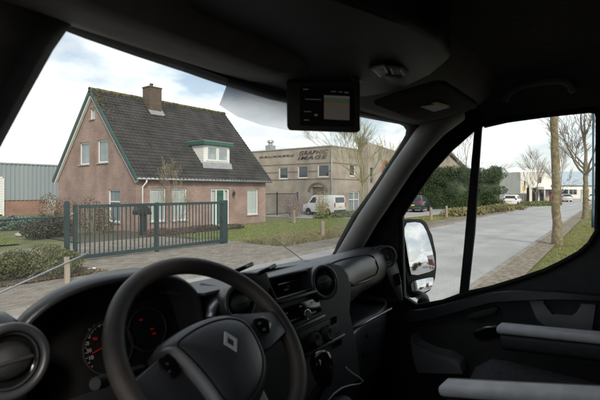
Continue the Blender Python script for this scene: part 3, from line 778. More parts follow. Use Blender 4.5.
while k < fx1:
    wire((k, 0, .02), (min(k + fz, fx1), 0, .02 + min(fz, fx1 - k))); wire((k, .004, fz), (min(k + fz, fx1), .004, fz - min(fz, fx1 - k))); k += st
link('wire_mesh', quads_mesh('wire_mesh', np.array(Q)), 'gate_green', fence, kind='stuff')
# darker fence by the office building
of = thing('bar_fence', 'grey barred fence between the brick house and the tan office building', 'fence', (25.2, 24.2, 0))
b = MB()
for i in range(34): b.box((i * .16, 0, .95), (.02, .02, 1.8))
b.build('fence_bars', 'black_metal', of, kind='stuff')
for z in (.15, 1.82):
    b = MB(); b.box((2.65, 0, z), (5.5, .05, .06)); b.build('rail', 'black_metal', of)
for xx in (-.1, 2.65, 5.4):
    b = MB(); b.box((xx, 0, .97), (.09, .09, 1.98)); b.build('fence_post', 'black_metal', of)

# ------------------------------------------------------------------ plants
def shrub(name, label, cat, loc, blobs, n, size, m, stems=6, up=.25, group=None, hollow=.45, stemm='twig', aspect=.55):
    o = thing(name, label, cat, loc, group=group)
    L = np.concatenate([blob_points(rng, int(n / len(blobs)), c, r, hollow) for c, r in blobs])
    L = L[L[:, 2] > .02]
    link('foliage', quads_mesh('foliage', leaf_quads(rng, L, size, aspect, up)), m, o)
    b = MB(); rr = random.Random(int(abs(loc[0] * 31 + loc[1] * 17)))
    for i in range(stems):
        c, r = rr.choice(blobs)
        e = Vector(c) + Vector((rr.uniform(-.6, .6) * r[0], rr.uniform(-.6, .6) * r[1], rr.uniform(.1, .8) * r[2]))
        s0 = Vector((c[0] * .5 + rr.uniform(-.1, .1), c[1] * .5 + rr.uniform(-.1, .1), -.03)); mid = (s0 + e) / 2 + Vector((rr.uniform(-.08, .08), rr.uniform(-.08, .08), .1))
        b.tube([s0, mid, e], [.022, .015, .006], 5)
    b.build('stem', stemm, o)
    return o
# low hedge in front of the fence
hq = []
for i in range(34):
    hq.append(((rnd.uniform(-2.1, 2.05), rnd.uniform(-.85, .55), rnd.uniform(.22, .46)), (rnd.uniform(.35, .6), rnd.uniform(.25, .4), rnd.uniform(.24, .36))))
shrub('low_hedge', 'low scruffy green hedge at the roadside beside the short wooden post', 'hedge', (2.95, 11.25, .03), hq, 30000, .027, 'leaf_rough', 14)
b = MB(); b.prism([(1.3, 10.45, .085), (5.5, 10.5, .085), (5.5, 12.0, .085), (1.3, 12.0, .085)], (0, 0, .02)); struct(b.build('hedge_bed', 'soil'))
p = scatter(rng, [(1.4, 10.2), (5.6, 10.25), (5.6, 10.75), (1.4, 10.75)], 1500, .112)
tag(link('fallen_leaves', quads_mesh('fallen_leaves', leaf_quads(rng, p, .022, .6, 0)), 'leaf_brown'), 'brown fallen leaves scattered along the low hedge foot', kind='stuff')
q = G(67, 286.5)
b = MB(); b.tube([(0, 0, -.02), (.005, 0, .3), (.0, .01, .56)], [.065, .062, .060], 10); o = b.build('wooden_post', 'weathered_wood', smooth=True, auto=40); o.location = (q.x, q.y, .07)
tag(o, 'short round wooden post at the end of the low roadside hedge', 'post')
for (px, py, s, lab) in ((92, 269, .12, 'larger crumpled white paper scrap lying on bricks near the gate'), (99.5, 271, .09, 'smaller white paper scrap on bricks, nearer the steering wheel')):
    q = P(px, py, Z=.085); b = MB(); rr = random.Random(px)
    rows = [[(s * (i - 2) / 2, s * .7 * (j - 2) / 2, rr.uniform(0, .035)) for i in range(5)] for j in range(5)]
    b.grid(rows); o = b.build('paper_scrap', 'white_paint'); o.location = (q.x, q.y, .078); tag(o, lab, 'litter')
# yard plants left
shrub('dark_shrub', 'low dark brown heathery shrub beside the left gate post', 'shrub', (8.3, 20.3, .03), [((-.4, 0, .36), (.7, .6, .42)), ((.5, .1, .42), (.65, .6, .48)), ((.1, 0, .55), (.55, .5, .4))], 4200, .055, 'leaf_dark', 14)
for i, (x, y, h, lab) in enumerate(((-1.0, 22.2, .75, 'blue-green juniper shrub at the far left edge of the yard lawn'), (1.8, 22.3, .8, 'second blue-green juniper shrub from the left behind the yard lawn'), (4.8, 22.1, .7, 'third blue-green juniper shrub behind the yard lawn, towards the house'))):
    shrub('juniper_shrub', lab, 'shrub', (x + 5.0, y + 4.0, .03), [((-.8, 0, h * .5), (1.0, .7, h * .55)), ((.7, 0, h * .55), (1.0, .7, h * .5))], 2600, .07, 'leaf_blue', 8, group='juniper shrubs behind the yard lawn')
shrub('bare_bush', 'bare yellowish bush against the warehouse brick base', 'bush', (9.8, 34.5, .03), [((0, 0, 1.0), (.7, .6, 1.0))], 900, .07, 'leaf_yellow', 22)
shrub('brown_bush', 'tall brown bare bush at the house gable corner', 'bush', (10.5, 24.8, .03), [((-.2, .3, .95), (.6, .7, 1.0)), ((.4, -.5, .8), (.6, .7, .9))], 1500, .05, 'leaf_brown', 40)
shrub('brown_bush', 'brown twiggy bush behind gate bars in front of gable window', 'bush', (10.4, 20.2, .03), [((-.3, 0, .85), (.6, .7, .95)), ((.4, .3, .6), (.6, .6, .7))], 1500, .05, 'leaf_brown', 36)
shrub('red_groundcover', 'low red-leaved heather patch behind the gate below the front windows', 'plant', (12.6, 17.0, .03), [((-.9, .2, .16), (.8, .5, .22)), ((.3, 0, .14), (.9, .5, .2)), ((1.3, .2, .15), (.8, .5, .2))], 3200, .035, 'leaf_red', 8)
shrub('dark_groundcover', 'dark heather patch behind the gate right of the red heather', 'plant', (15.3, 17.1, .03), [((-.6, .2, .13), (.8, .5, .2)), ((.7, 0, .12), (.9, .5, .18))], 2400, .035, 'leaf_dark', 8)
# stones edging the yard lawn
for i, (px, py, s) in enumerate(((19, 235.5, .17), (23.5, 235, .22), (28, 235, .26), (33, 235.3, .20), (38, 234.8, .24))):
    q = P(px, py, Z=.06); b = MB(); t = bmesh.new(); bmesh.ops.create_icosphere(t, subdivisions=2, radius=s)
    for v in t.verts: v.co *= 1 + .25 * mnoise.noise(v.co * 6 + Vector((i * 9, 0, 0))); v.co.z *= .6
    b.join(t); o = b.build('edging_stone', 'concrete', smooth=True); o.location = (q.x, q.y, .09)
    tag(o, 'grey-brown edging stone at the yard lawn, %s' % ('leftmost of the five', 'second from left of five', 'middle one of the five', 'fourth from left of five', 'closest to the dark shrub')[i], 'stone', 'stones edging the yard lawn')
# letter box behind the gate
q = G(143, 236); lb = thing('letter_box', 'black rounded letter box on a post behind the gate', 'letter box', (q.x, q.y, .03))
b = MB(); b.box((0, 0, .55), (.24, .15, 1.1), None, .01); b.build('post', 'black_metal', lb)
b = MB(); pr = [(-.42, .95), (-.42, 1.12), (-.30, 1.30), (-.05, 1.38), (.18, 1.30), (.30, 1.15), (.36, .95)]
b.prism([(x, -.18, z) for x, z in pr], (0, .36, 0), .02); b.build('box', 'black_metal', lb, auto=35, smooth=True)

def grow(b, rr, p, d, r, ln, depth, tips, spread=.55, gnarl=.12, sides=6, minr=.004, upb=.12, nb=(2, 4)):
    n = 4; pts = [p]; rad = [r]; q = Vector(p); dd = Vector(d)
    for i in range(n):
        dd = (dd + Vector((rr.gauss(0, gnarl), rr.gauss(0, gnarl), rr.gauss(0, gnarl) + upb * .3))).normalized()
        q = q + dd * ln / n; pts.append(q.copy()); rad.append(max(minr, r * (1 - .55 * (i + 1) / n)))
    b.tube(pts, rad, sides if depth > 1 else 4 if depth > 0 else 3, cap=False)
    if depth <= 0:
        tips.append(q); return
    for k in range(rr.randint(*nb)):
        t = rr.uniform(.35, 1.0); idx = min(n, max(1, int(t * n + .5)))
        ax = Vector((rr.gauss(0, 1), rr.gauss(0, 1), rr.gauss(0, .5))).normalized()
        nd = (dd + ax * spread * rr.uniform(.7, 1.5) + Vector((0, 0, upb))).normalized()
        grow(b, rr, pts[idx], nd, max(minr, rad[idx] * rr.uniform(.5, .75)), ln * rr.uniform(.55, .8), depth - 1, tips, spread, gnarl, sides, minr, upb, nb)
    grow(b, rr, pts[-1], dd, max(minr, rad[-1] * .9), ln * .7, depth - 1, tips, spread, gnarl, sides, minr, upb, nb)
def tree(name, label, loc, height, r, lean=(0, 0), split=.35, depth=4, seed=1, bm_='bark_moss', tm='twig', spread=.5, nl=6, leaf=None, group=None, lumps=True, minr=.004, blen=.42):
    o = thing(name, label, 'tree', loc, group=group)
    rr = random.Random(seed); b = MB(); n = 14
    pts, rad = [], []
    for i in range(n + 1):
        t = i / n; z = height * split * 1.05 * t
        pts.append(Vector((lean[0] * z + rr.gauss(0, r * .12), lean[1] * z + rr.gauss(0, r * .12), z - .05)))
        rad.append(r * (1.35 - .35 * min(1, t * 8) if t < .125 else 1.0 - .3 * t) * (1 + rr.uniform(-.05, .08)))
    b.tube(pts, rad, 14, cap=False)
    if lumps:
        for i in range(9):
            k = rr.randint(1, n - 1); a = rr.uniform(0, 6.28)
            t = bmesh.new(); bmesh.ops.create_icosphere(t, subdivisions=2, radius=r * rr.uniform(.22, .4))
            bmesh.ops.translate(t, vec=pts[k] + Vector((math.cos(a), math.sin(a), 0)) * rad[k] * .85, verts=t.verts); b.join(t)
    b.build('trunk', bm_, o, smooth=True)
    b = MB(); tips = []; ln = height * blen
    for k in range(nl):
        a = 2 * math.pi * (k + rr.random() * .6) / nl; idx = min(n, int(n * rr.uniform(.75, 1.0)))
        d = Vector((math.cos(a) * .75, math.sin(a) * .75, rr.uniform(.5, 1.0))).normalized()
        grow(b, rr, pts[idx], d, r * rr.uniform(.32, .5), ln * rr.uniform(.55, .9), depth - 1, tips, spread, minr=minr)
    grow(b, rr, pts[-1], Vector((lean[0], lean[1], 1)).normalized(), rad[-1] * .85, ln, depth, tips, spread, minr=minr)
    b.build('crown', tm, o, smooth=True)
    if leaf:
        T = np.array([tuple(t) for t in tips]); T = T[rng.random(len(T)) < leaf[1]]
        link('leaves', quads_mesh('leaves', leaf_quads(rng, T + rng.normal(size=T.shape) * .05, leaf[2])), leaf[0], o)
    return o
q = G(557.5, 246); tree('street_tree', 'mossy yellowish street tree trunk leaning left on the near grass verge', (q.x, q.y, 0), 10.5, .155, (-.033, .022), .58, 4, 4, 'bark_moss', 'bark_grey', .5, 6, blen=.3, group='street trees on the near verge')
q = G(585.5, 219); tree('street_tree', 'knobbly street tree with forked bare branches beside the lamp post', (q.x, q.y, 0), 9.5, .20, (.0, .0), .42, 5, 9, 'bark_moss', 'bark_grey', .5, 6, blen=.36, group='street trees on the near verge', minr=.008)
q = G(363, 219.5); tree('young_tree', 'bare yellow-barked young tree in front of the tan office building', (q.x, q.y, 0), 7.6, .10, (.0, .0), .36, 5, 21, 'bark_yellow', 'bark_yellow', .42, 6, ('leaf_yellow', .12, .03), blen=.40, minr=.006)
q = G(178, 233); tree('young_tree', 'small spindly yellow-leaved tree behind the gate by the front windows', (q.x, q.y, 0), 2.9, .028, (.0, .0), .22, 4, 5, 'bark_grey', 'twig', .40, 5, ('leaf_yellow', .9, .030), lumps=False, blen=.40, minr=.0035)
# bushes by the office drive
shrub('purple_bush', 'purplish bare bush left of the parked white van', 'bush', (27.2, 21.6, 0), [((0, 0, .9), (.9, .8, 1.0)), ((-.7, .3, .7), (.7, .6, .8))], 1100, .045, 'leaf_purple', 60)
shrub('yellow_bush', 'yellow-green leafy bush directly in front of the parked white van', 'bush', (27.8, 19.6, 0), [((0, 0, 1.0), (.55, .6, 1.1)), ((.2, .1, .6), (.6, .6, .7))], 1300, .045, 'leaf_yellow', 30)
dg = thing('border_planting', 'low green border planting below the office facade', 'plant', (30, 18.3, 0))
L = np.concatenate([blob_points(rng, 260, (rnd.uniform(-4, 7), rnd.uniform(-.5, .5), .2), (.6, .4, .3), .2) for _ in range(24)]); L = L[L[:, 2] > 0]
link('foliage', quads_mesh('foliage', leaf_quads(rng, L, .07)), 'leaf_low', dg)
q = G(322.5, 239.5)
b = MB(); b.tube([(0, 0, -.02), (0, 0, .5), (0, 0, .78)], [.085, .085, .08], 10); o = b.build('wooden_post', 'weathered_wood', smooth=True, auto=40); o.location = (q.x, q.y, 0)
tag(o, 'short wooden post in the long grass before the lawn', 'post')
q = G(294, 224); b = MB(); b.box((0, 0, .42), (.13, .13, .9), None, .015); o = b.build('wooden_post', 'weathered_wood'); o.location = (q.x, q.y, 0); tag(o, 'thick wooden post at the back of the lawn near the purple bush', 'post')
# dense hedge
hd = thing('tall_hedge', 'tall dense dark green hedge behind the dark parked car', 'hedge', (47.5, 16.0, 0))
A, B = P(398, 200, D=50), P(504, 200, D=49)
A = Vector((A.x - 47.5, A.y - 16, 0)); B = Vector((B.x - 47.5, B.y - 16, 0)); T = []
nrm = Vector((-AXIS.x, -AXIS.y, 0))
for k in range(150):
    t = rnd.random(); c = A.lerp(B, t * .965 + .01) + nrm * rnd.uniform(-.6, .8); z = rnd.uniform(.3, 4.2) if k > 40 else rnd.uniform(3.6, 4.3)
    T.append(blob_points(rng, 950, (c.x, c.y, z), (rnd.uniform(.6, 1.0), rnd.uniform(.6, 1.0), rnd.uniform(.5, .9)), .5))
L = np.concatenate(T); L = L[L[:, 2] > 0]
link('foliage', quads_mesh('foliage', leaf_quads(rng, L, .065, .4)), 'leaf_hedge', hd)
b = MB(); b.prism([A + nrm * -.3, B + nrm * -.3 + (A - B).normalized() * .6, B + nrm * .3 + (A - B).normalized() * .6, A + nrm * .3], (0, 0, 3.8)); b.build('hedge_light_block', 'leaf_hedge', hd)  # solid inner box added to stop light passing through the foliage
for k, (pa, pb, lab) in enumerate((((455, 216.5), (512, 209.5), 'long low dry grass planting along the foot of the tall hedge'), ((526, 206.5), (556, 205), 'low green planting in front of the pale far building'))):
    a_, b_ = G(*pa), G(*pb); o = thing('grass_planting', lab, 'plant', ((a_ + b_) / 2))
    T = [blob_points(rng, 420, tuple(a_.lerp(b_, rnd.random()) - (a_ + b_) / 2 + Vector((rnd.uniform(-.8, .8), rnd.uniform(-.8, .8), .25))), (.9, .9, .45 if k == 0 else .4), .2) for _ in range(34)]
    L = np.concatenate(T); L = L[L[:, 2] > 0]; link('foliage', quads_mesh('foliage', leaf_quads(rng, L, .10, .35, .8)), 'dry_blade' if k == 0 else 'leaf_low', o)
for i, (px, py, h, lab) in enumerate(((431, 220.5, .9, 'left of two wooden bollards on the grass by the dark car'), (446.5, 217.5, .9, 'right of two wooden bollards on the grass by the dark car'))):
    q = G(px, py); b = MB(); b.tube([(0, 0, -.02), (0, 0, h * .6), (0, 0, h)], [.10, .10, .09], 10); o = b.build('wooden_bollard', 'weathered_wood', smooth=True, auto=40); o.location = (q.x, q.y, 0); tag(o, lab, 'bollard', 'wooden bollards by the car park')

# ------------------------------------------------------------------ tan office building
OXf, OYf, OH = 30.8, 20.7, None
off = thing('office_building', 'tan brick two-storey office building with dark lettering along its parapet', 'office building', (OXf, OYf, 0))
def op(px, py, **k):
    q = P(px, py, **k); return (q.x - OXf, q.y - OYf, q.z)
oz = op(331, 146.2, X=OXf)[2]
def oside(a, bb, c): return (-c, a, bb)            # side facing the brick house, a runs away from the road
def ofront(a, bb, c): return (a, -c, bb)
def owin(px0, px1, y0, y1):
    a = op(px0, y0, X=OXf); b_ = op(px1, y1, X=OXf); am = op((px0 + px1) / 2, y0, X=OXf); bm_ = op((px0 + px1) / 2, y1, X=OXf); return (b_[1], a[1], bm_[2], am[2])
def ofwin(px0, px1, y0, y1, Y=OYf):
    a = op(px0, y0, Y=Y); b_ = op(px1, y1, Y=Y); am = op((px0 + px1) / 2, y0, Y=Y); bm_ = op((px0 + px1) / 2, y1, Y=Y); return (a[0], b_[0], bm_[2], am[2])
OW = [owin(278.5, 287.8, 167, 179), owin(297.4, 307.9, 165.4, 178.2), owin(317.2, 329, 164.0, 177.2)]
OD = 14.0
OW.append((OW[0][0] + 3.2, OW[0][1] + 3.2, OW[0][2], OW[0][3]))
arch = owin(312, 324, 194, 216); arch = (arch[0], arch[1], 0.05, 2.4)
b = MB(); b.plate([(0, -.2), (OD, -.2), (OD, oz), (0, oz)], [rect(*w) for w in OW] + [rect(*arch)], oside, -.3); b.build('wall', 'tan_brick', off)
OFW = [ofwin(349.8, 355.8, 164.5, 176.5), ofwin(349, 360, 191.5, 216.5)]
OFW[1] = (OFW[1][0], OFW[1][1], .08, OFW[1][3])
FL = 40.0
ofl = op(470, 190, Y=OYf)[0]
b = MB(); b.plate([(0.003, -.2), (6.0, -.2), (6.0, oz), (0.003, oz)], [rect(*w) for w in OFW], lambda a, bb, c: (a, c + .003, bb), .3); b.build('wall', 'tan_brick', off)
b = MB(); b.span((.35, OD - .3, 0), (18, OD, oz)); b.span((.31, .32, oz - .5), (18, OD - .3, oz - .4)); b.build('rear_wall', 'tan_brick', off)
b = MB(); b.span((.32, .32, 2.9), (17, OD - .32, 3.0)); b.span((2.2, 2.2, 0), (2.3, OD - .4, oz - .6)); b.build('inner_floor', 'room_dark', off)
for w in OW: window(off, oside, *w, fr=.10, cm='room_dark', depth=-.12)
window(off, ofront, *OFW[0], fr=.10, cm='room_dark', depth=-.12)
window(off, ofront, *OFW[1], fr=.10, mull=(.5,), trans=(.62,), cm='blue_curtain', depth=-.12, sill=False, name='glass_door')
b = MB(); b.span(oside(arch[0], .05, -.25), oside(arch[1], 2.4, -.15)); b.build('side_door', 'band_brick', off)
b = MB(); b.tube([oside((arch[0] + arch[1]) / 2 + math.cos(a) * .95, 2.0 + math.sin(a) * .75, .02) for a in [math.pi * i / 12 for i in range(13)]], .10, 6); b.build('door_arch', 'band_brick', off)
zbands = [op(325, 162.9, X=OXf)[2], op(325, 171.0, X=OXf)[2], op(325, 177.6, X=OXf)[2] - .12]
for z in zbands:
    b = MB()
    segs = [(0, OD)]
    if z == zbands[1]:
        ed = sorted([(w[0], w[1]) for w in OW]); segs = []; s = 0
        for e0, e1 in ed: segs.append((s, e0)); s = e1
        segs.append((s, OD))
    for s0, s1 in segs: b.prism([oside(*t) for t in ((s0, z - .05, -.02), (s1, z - .05, -.02), (s1, z + .05, -.02), (s0, z + .05, -.02))], (-.032, 0, 0))
    if z != zbands[1]: b.prism([ofront(*t) for t in ((.01, z - .05, -.02), (6, z - .05, -.02), (6, z + .05, -.02), (.01, z + .05, -.02))], (0, -.03, 0))
    b.build('brick_band', 'band_brick', off)
b = MB(); b.span((-.07, -.05, oz + .003), (.36, OD + .05, oz + .09)); b.span((.363, -.05, oz + .003), (6.0, .36, oz + .09)); b.build('coping', 'concrete', off)
b = MB(); b.tube([(-.09, -.06, 0), (-.09, -.06, oz - .2)], .055, 8); b.build('downpipe', 'zinc', off, smooth=True)
def olet(body, pxa, pxb, pyc, hpx, shear):
    A = op(pxa, pyc, X=OXf); B_ = op(pxb, pyc, X=OXf); C_ = op((pxa + pxb) / 2, pyc, X=OXf); C2 = op((pxa + pxb) / 2, pyc - hpx, X=OXf); h = C2[2] - C_[2]
    M = frameM((-.03, (A[1] + B_[1]) / 2, C_[2]), (0, -1, 0), (0, 0, 1))
    me = text_mesh(body, 1.0, .03, Matrix(), .012, shear, 1.12)
    xs_ = [v.co.x for v in me.vertices]; ys_ = [v.co.y for v in me.vertices]; fx = abs(A[1] - B_[1]) / (max(xs_) - min(xs_)); fy = h / (max(ys_) - min(ys_))
    me.transform(M @ Matrix.Diagonal((fx, fy, 1, 1)))
    return link('lettering', me, 'letter_dark', off)
olet('GRAPHIC', 299, 327.5, 152.4, 3.9, .3); olet('IMAGE', 297, 326.3, 157.5, 3.7, .3); olet('DRUKKERIJ', 259.5, 294, 156.4, 2.1, .1)
q = op(270.5, 151, X=OXf + 1.5)
b = MB(); b.box((q[0], q[1], oz + .2), (.7, .7, 1.0)); b.lathe([(.22, 0), (.22, .28), (.36, .30), (.30, .5), (0, .58)], Matrix.Translation((q[0], q[1], oz + .7)), 12); b.build('roof_vent', 'zinc', off)
# stepped entrance tower
ty = OYf - .9
ta, tb = op(368.2, 142, Y=ty), op(396, 151.2, Y=ty)
b = MB()
cw_ = op(385.5, 170.5, Y=ty); rad = .85
hole = [(cw_[0] + rad * math.cos(a) * .8, cw_[2] + rad * 1.1 * math.sin(a)) for a in [2 * math.pi * i / 24 for i in range(24)]]
tw = op(370.2, 172, Y=ty); thole = rect(tw[0], tw[0] + .55, tw[2] - 1.0, tw[2] + .4); dhole = rect(tw[0], tw[0] + .6, .9, 2.1)
b.plate([(ta[0], -.2), (tb[0] + 3.5, -.2), (tb[0] + 3.5, tb[2] - .4), (tb[0], tb[2]), (ta[0], ta[2])], [hole, thole, dhole], lambda a, bb, c: (a, -.9 + c, bb), .35)
b.prism([(ta[0] + .003, -.54, -.2), (ta[0] + .003, .0, -.2), (ta[0] + .003, .0, ta[2]), (ta[0] + .003, -.54, ta[2])], (.3, 0, 0))
tower = b.build('entrance_tower', 'tan_brick', off)
b = MB(); b.torus(frameM((cw_[0], -.93, cw_[2]), (.8, 0, 0), (0, 0, 1)) @ Matrix.Diagonal((.8, 1.1, 1, 1)), rad, .09, 32, 8); b.build('round_window_ring', 'red_paint', tower, smooth=True)
b = MB(); b.lathe([(0, 0), (rad, 0)], frameM((cw_[0], -.8, cw_[2]), (1, 0, 0), (0, 0, 1)) @ Matrix.Diagonal((.8, 1.1, 1, 1)), 24); b.build('round_window_pane', 'car_glass', tower)
for hh in (thole, dhole):
    b = MB(); b.span((hh[0][0], -.75, hh[0][1]), (hh[2][0], -.72, hh[2][1])); b.build('narrow_pane', 'car_glass', tower)
b = MB(); b.span((tb[0] + 2, 0, 0), (ofl + 4, 12, oz - .8)); b.build('rear_wing', 'tan_brick', off)
# roof glimpsed over the hedge
q = P(452, 158, D=62)
pb = thing('pitched_roof_house', 'tan gabled building with dark pitched roof showing above the hedge', 'house', (q.x, q.y, 0))
b = MB(); b.span((-6, 0, 0), (9, 8, 5.2)); b.build('wall', 'tan_brick', pb)
b = MB(); b.prism([(-1.0, -.3, 7.0), (6.5, -.3, 5.0), (6.5, -.3, 5.4), (-1.0, -.3, 7.4)], (0, 9, 0)); b.build('roof', 'slate_dark', pb)
b = MB(); b.prism([(-.9, 0, 5.2), (5.8, 0, 5.2), (-.9, 0, 7.0)], (0, 8, 0)); b.build('gable_wall', 'tan_brick', pb)

# ------------------------------------------------------------------ vehicles
def wheel(parent, x, y, r=.31, w=.2):
    b = MB(); M = Matrix.Translation((x, y, r)) @ Matrix.Rotation(R(90), 4, 'X')
    b.lathe([(r * .62, -w / 2), (r * .93, -w / 2), (r, -w * .3), (r, w * .3), (r * .93, w / 2), (r * .62, w / 2)], M, 20); wo = b.build('wheel', 'tyre', parent, smooth=True, auto=40)
    b = MB(); b.lathe([(0, -w * .38), (r * .55, -w * .42), (r * .63, -w * .5), (r * .63, w * .5), (r * .55, w * .42), (0, w * .38)], M, 20); b.build('rim', 'metal_grey', wo, smooth=True, auto=40)
def car(name, label, cat, loc, rotz, L, Wd, prof, paint, glass_z, group=None, pillars=(), rear=None, lights=True, wheels=(.18, .80), wr=.31, van=False):
    """prof: closed side outline (x forward, z up) from rear bottom round over the roof to front bottom"""
    o = thing(name, label, cat, loc, rotz, group)
    def hw_(z):
        gz0, gz1 = glass_z
        base = Wd / 2
        if z < .45: return base * (.94 + .06 * max(0, (z - .2)) / .25)
        if z < gz0: return base
        return base * (1 - (.16 if not van else .07) * (z - gz0) / (gz1 - gz0))
    gz0 = glass_z[0]; np_ = []; cutp = []
    for i_, p0 in enumerate(prof):
        np_.append(p0)
        if i_ + 1 < len(prof):
            p1 = prof[i_ + 1]
            if (p0[1] - gz0) * (p1[1] - gz0) < 0:
                u = (gz0 - p0[1]) / (p1[1] - p0[1]); cutp.append(len(np_)); np_.append((p0[0] + (p1[0] - p0[0]) * u, gz0))
            elif abs(p0[1] - gz0) < 1e-6: cutp.append(len(np_) - 1)
    prof = np_
    b = MB(); n = len(prof); rows = []
    for sgn in [-1.0, -.97, -.88, 0, .88, .97, 1.0]:
        ins = .045 if abs(sgn) == 1 else .012 if abs(sgn) == .97 else 0
        cx_ = sum(p[0] for p in prof) / n; cz_ = sum(p[1] for p in prof) / n
        rows.append([(p[0] - (p[0] - cx_) * ins * .6, sgn * hw_(p[1]), p[1] - (p[1] - cz_) * ins) for p in prof] )
    for r_ in rows: r_.append(r_[0])
    b.grid(rows)
    b.bm.verts.ensure_lookup_table()
    k = n + 1
    i0, i1 = cutp
    for ri in (0, len(rows) - 1):
        vv = [b.bm.verts[ri * k + i] for i in range(n)]
        b.bm.faces.new(vv[i0:i1 + 1]); b.bm.faces.new(vv[i1:] + vv[:i0 + 1])
    bmesh.ops.remove_doubles(b.bm, verts=b.bm.verts, dist=1e-5)
    b.build('body', paint, o, auto=38, smooth=True)
    for poly in pillars:                            # side windows
        for s in (-1, 1):
            w = MB(); w.prism([(x, s * (hw_(z) - .004), z) for x, z in poly], (0, s * .022, 0)); w.build('side_window', 'car_glass', o)
    if rear:
        (xa, za), (xb, zb_) = rear['win']
        w = MB(); w.prism([(xa - .01, -hw_(za) * .80, za), (xa - .01, hw_(za) * .80, za), (xb - .01, hw_(zb_) * .76, zb_), (xb - .01, -hw_(zb_) * .76, zb_)], (-.014, 0, .004)); w.build('rear_window', 'car_glass', o)
        for s in (-1, 1):
            (lx, l0, l1, lw) = rear['light']
            w = MB(); w.box((lx, s * (hw_((l0 + l1) / 2) - lw / 2 - .02), (l0 + l1) / 2), (.06, lw, l1 - l0), None, .012); w.build('tail_light', 'tail_light', o)
        px_, pz = rear['plate']
        w = MB(); w.box((px_, 0, pz), (.02, .52, .115)); w.build('number_plate', 'plate_yellow', o)
        bx, b0_, b1_ = rear['bumper']
        w = MB(); w.box((bx, 0, (b0_ + b1_) / 2), (.14, Wd * .97, b1_ - b0_), None, .03); w.build('bumper', rear.get('bm', paint), o, auto=40, smooth=True)
    for fx in wheels:
        for s in (-1, 1): wheel(o, prof[0][0] + L * fx, s * (Wd / 2 - .11), wr)
    for fx in wheels:                                # dark wheel arches
        for s in (-1, 1):
            w = MB(); xw = prof[0][0] + L * fx
            w.prism([(xw + (wr + .07) * math.cos(a), s * (Wd / 2 - .006), max(.2, wr + (wr + .07) * math.sin(a))) for a in [math.pi * i / 12 for i in range(13)]], (0, s * .012, 0)); w.build('wheel_arch', 'tyre', o)
    return o
VP = [(-2.1, .281), (-2.13, .6), (-2.12, 1.0), (-2.02, 1.72), (-1.9, 1.80), (.55, 1.80), (.80, 1.74), (1.35, 1.12), (1.95, .95), (2.08, .72), (2.08, .30)]
q = G(341, 216.3)
pv = car('panel_van', 'small white panel van parked with its rear doors towards the road', 'van', (q.x + .5, q.y + 2.3, 0), R(90), 4.2, 1.80, VP, 'car_white', (1.05, 1.80), van=True,
    pillars=([(.25, 1.12), (.25, 1.62), (.62, 1.62), (1.12, 1.14)],),
    rear=dict(win=((-2.10, 1.15), (-2.04, 1.60)), light=(-2.10, .75, 1.12, .13), plate=(-2.14, .78), bumper=(-2.10, .26, .52), bm='dark_grey_plastic'), wr=.30, wheels=(.2, .81)); pv.scale = (.78, .96, .95); pv.location.y -= .25
HP = [(-2.0, .25), (-2.05, .55), (-2.0, .95), (-1.62, 1.42), (-1.35, 1.52), (-.2, 1.52), (.25, 1.44), (.95, .98), (1.8, .82), (2.0, .62), (2.0, .26)]
q = G(421.5, 211.8)
car('parked_car', 'dark blue hatchback parked in front of the tall hedge', 'car', (q.x, q.y + .4, 0), R(8), 4.1, 1.78, [(x, z * 1.07) for x, z in HP], 'car_dark', (1.0, 1.62),
    pillars=([(-1.5, 1.08), (-1.35, 1.45), (-.35, 1.48), (-.35, 1.08)], [(-.27, 1.08), (-.27, 1.48), (.2, 1.42), (.75, 1.07)]),
    rear=dict(win=((-1.93, 1.12), (-1.66, 1.48)), light=(-1.98, .82, 1.15, .22), plate=(-2.06, .70), bumper=(-2.0, .28, .56)))
q = G(517.5, 205.8)
car('parked_car', 'white hatchback parked at the right end of the tall hedge', 'car', (q.x, q.y + .6, 0), R(2), 4.0, 1.74, HP, 'car_white', (.95, 1.52), group='cars parked along the far pavement',
    pillars=([(-1.5, 1.02), (-1.35, 1.36), (-.35, 1.40), (-.35, 1.02)], [(-.27, 1.02), (-.27, 1.40), (.2, 1.36), (.75, 1.01)]),
    rear=dict(win=((-1.93, 1.05), (-1.66, 1.40)), light=(-1.98, .75, 1.08, .22), plate=(-2.06, .62), bumper=(-2.0, .26, .52)))
for px, D, paint, rot, lab in ((555.2, 82, 'car_red', 12, 'red car half hidden behind the leaning street tree'), (564.5, 84, 'car_silver', 20, 'silver car parked under the white building canopy'), (592.5, 92, 'car_white', 10, 'distant white car right of the knobbly street tree')):
    q = P(px, 200, D=D)
    car('parked_car', lab, 'car', (q.x, q.y, 0), R(rot), 4.0, 1.74, HP, paint, (.95, 1.52), group='distant parked cars',
        pillars=([(-1.5, 1.02), (-1.35, 1.36), (-.35, 1.40), (-.35, 1.02)], [(-.27, 1.02), (-.27, 1.40), (.2, 1.36), (.75, 1.01)]),
        rear=dict(win=((-1.93, 1.05), (-1.66, 1.40)), light=(-1.98, .75, 1.08, .22), plate=(-2.06, .62), bumper=(-2.0, .26, .52)))

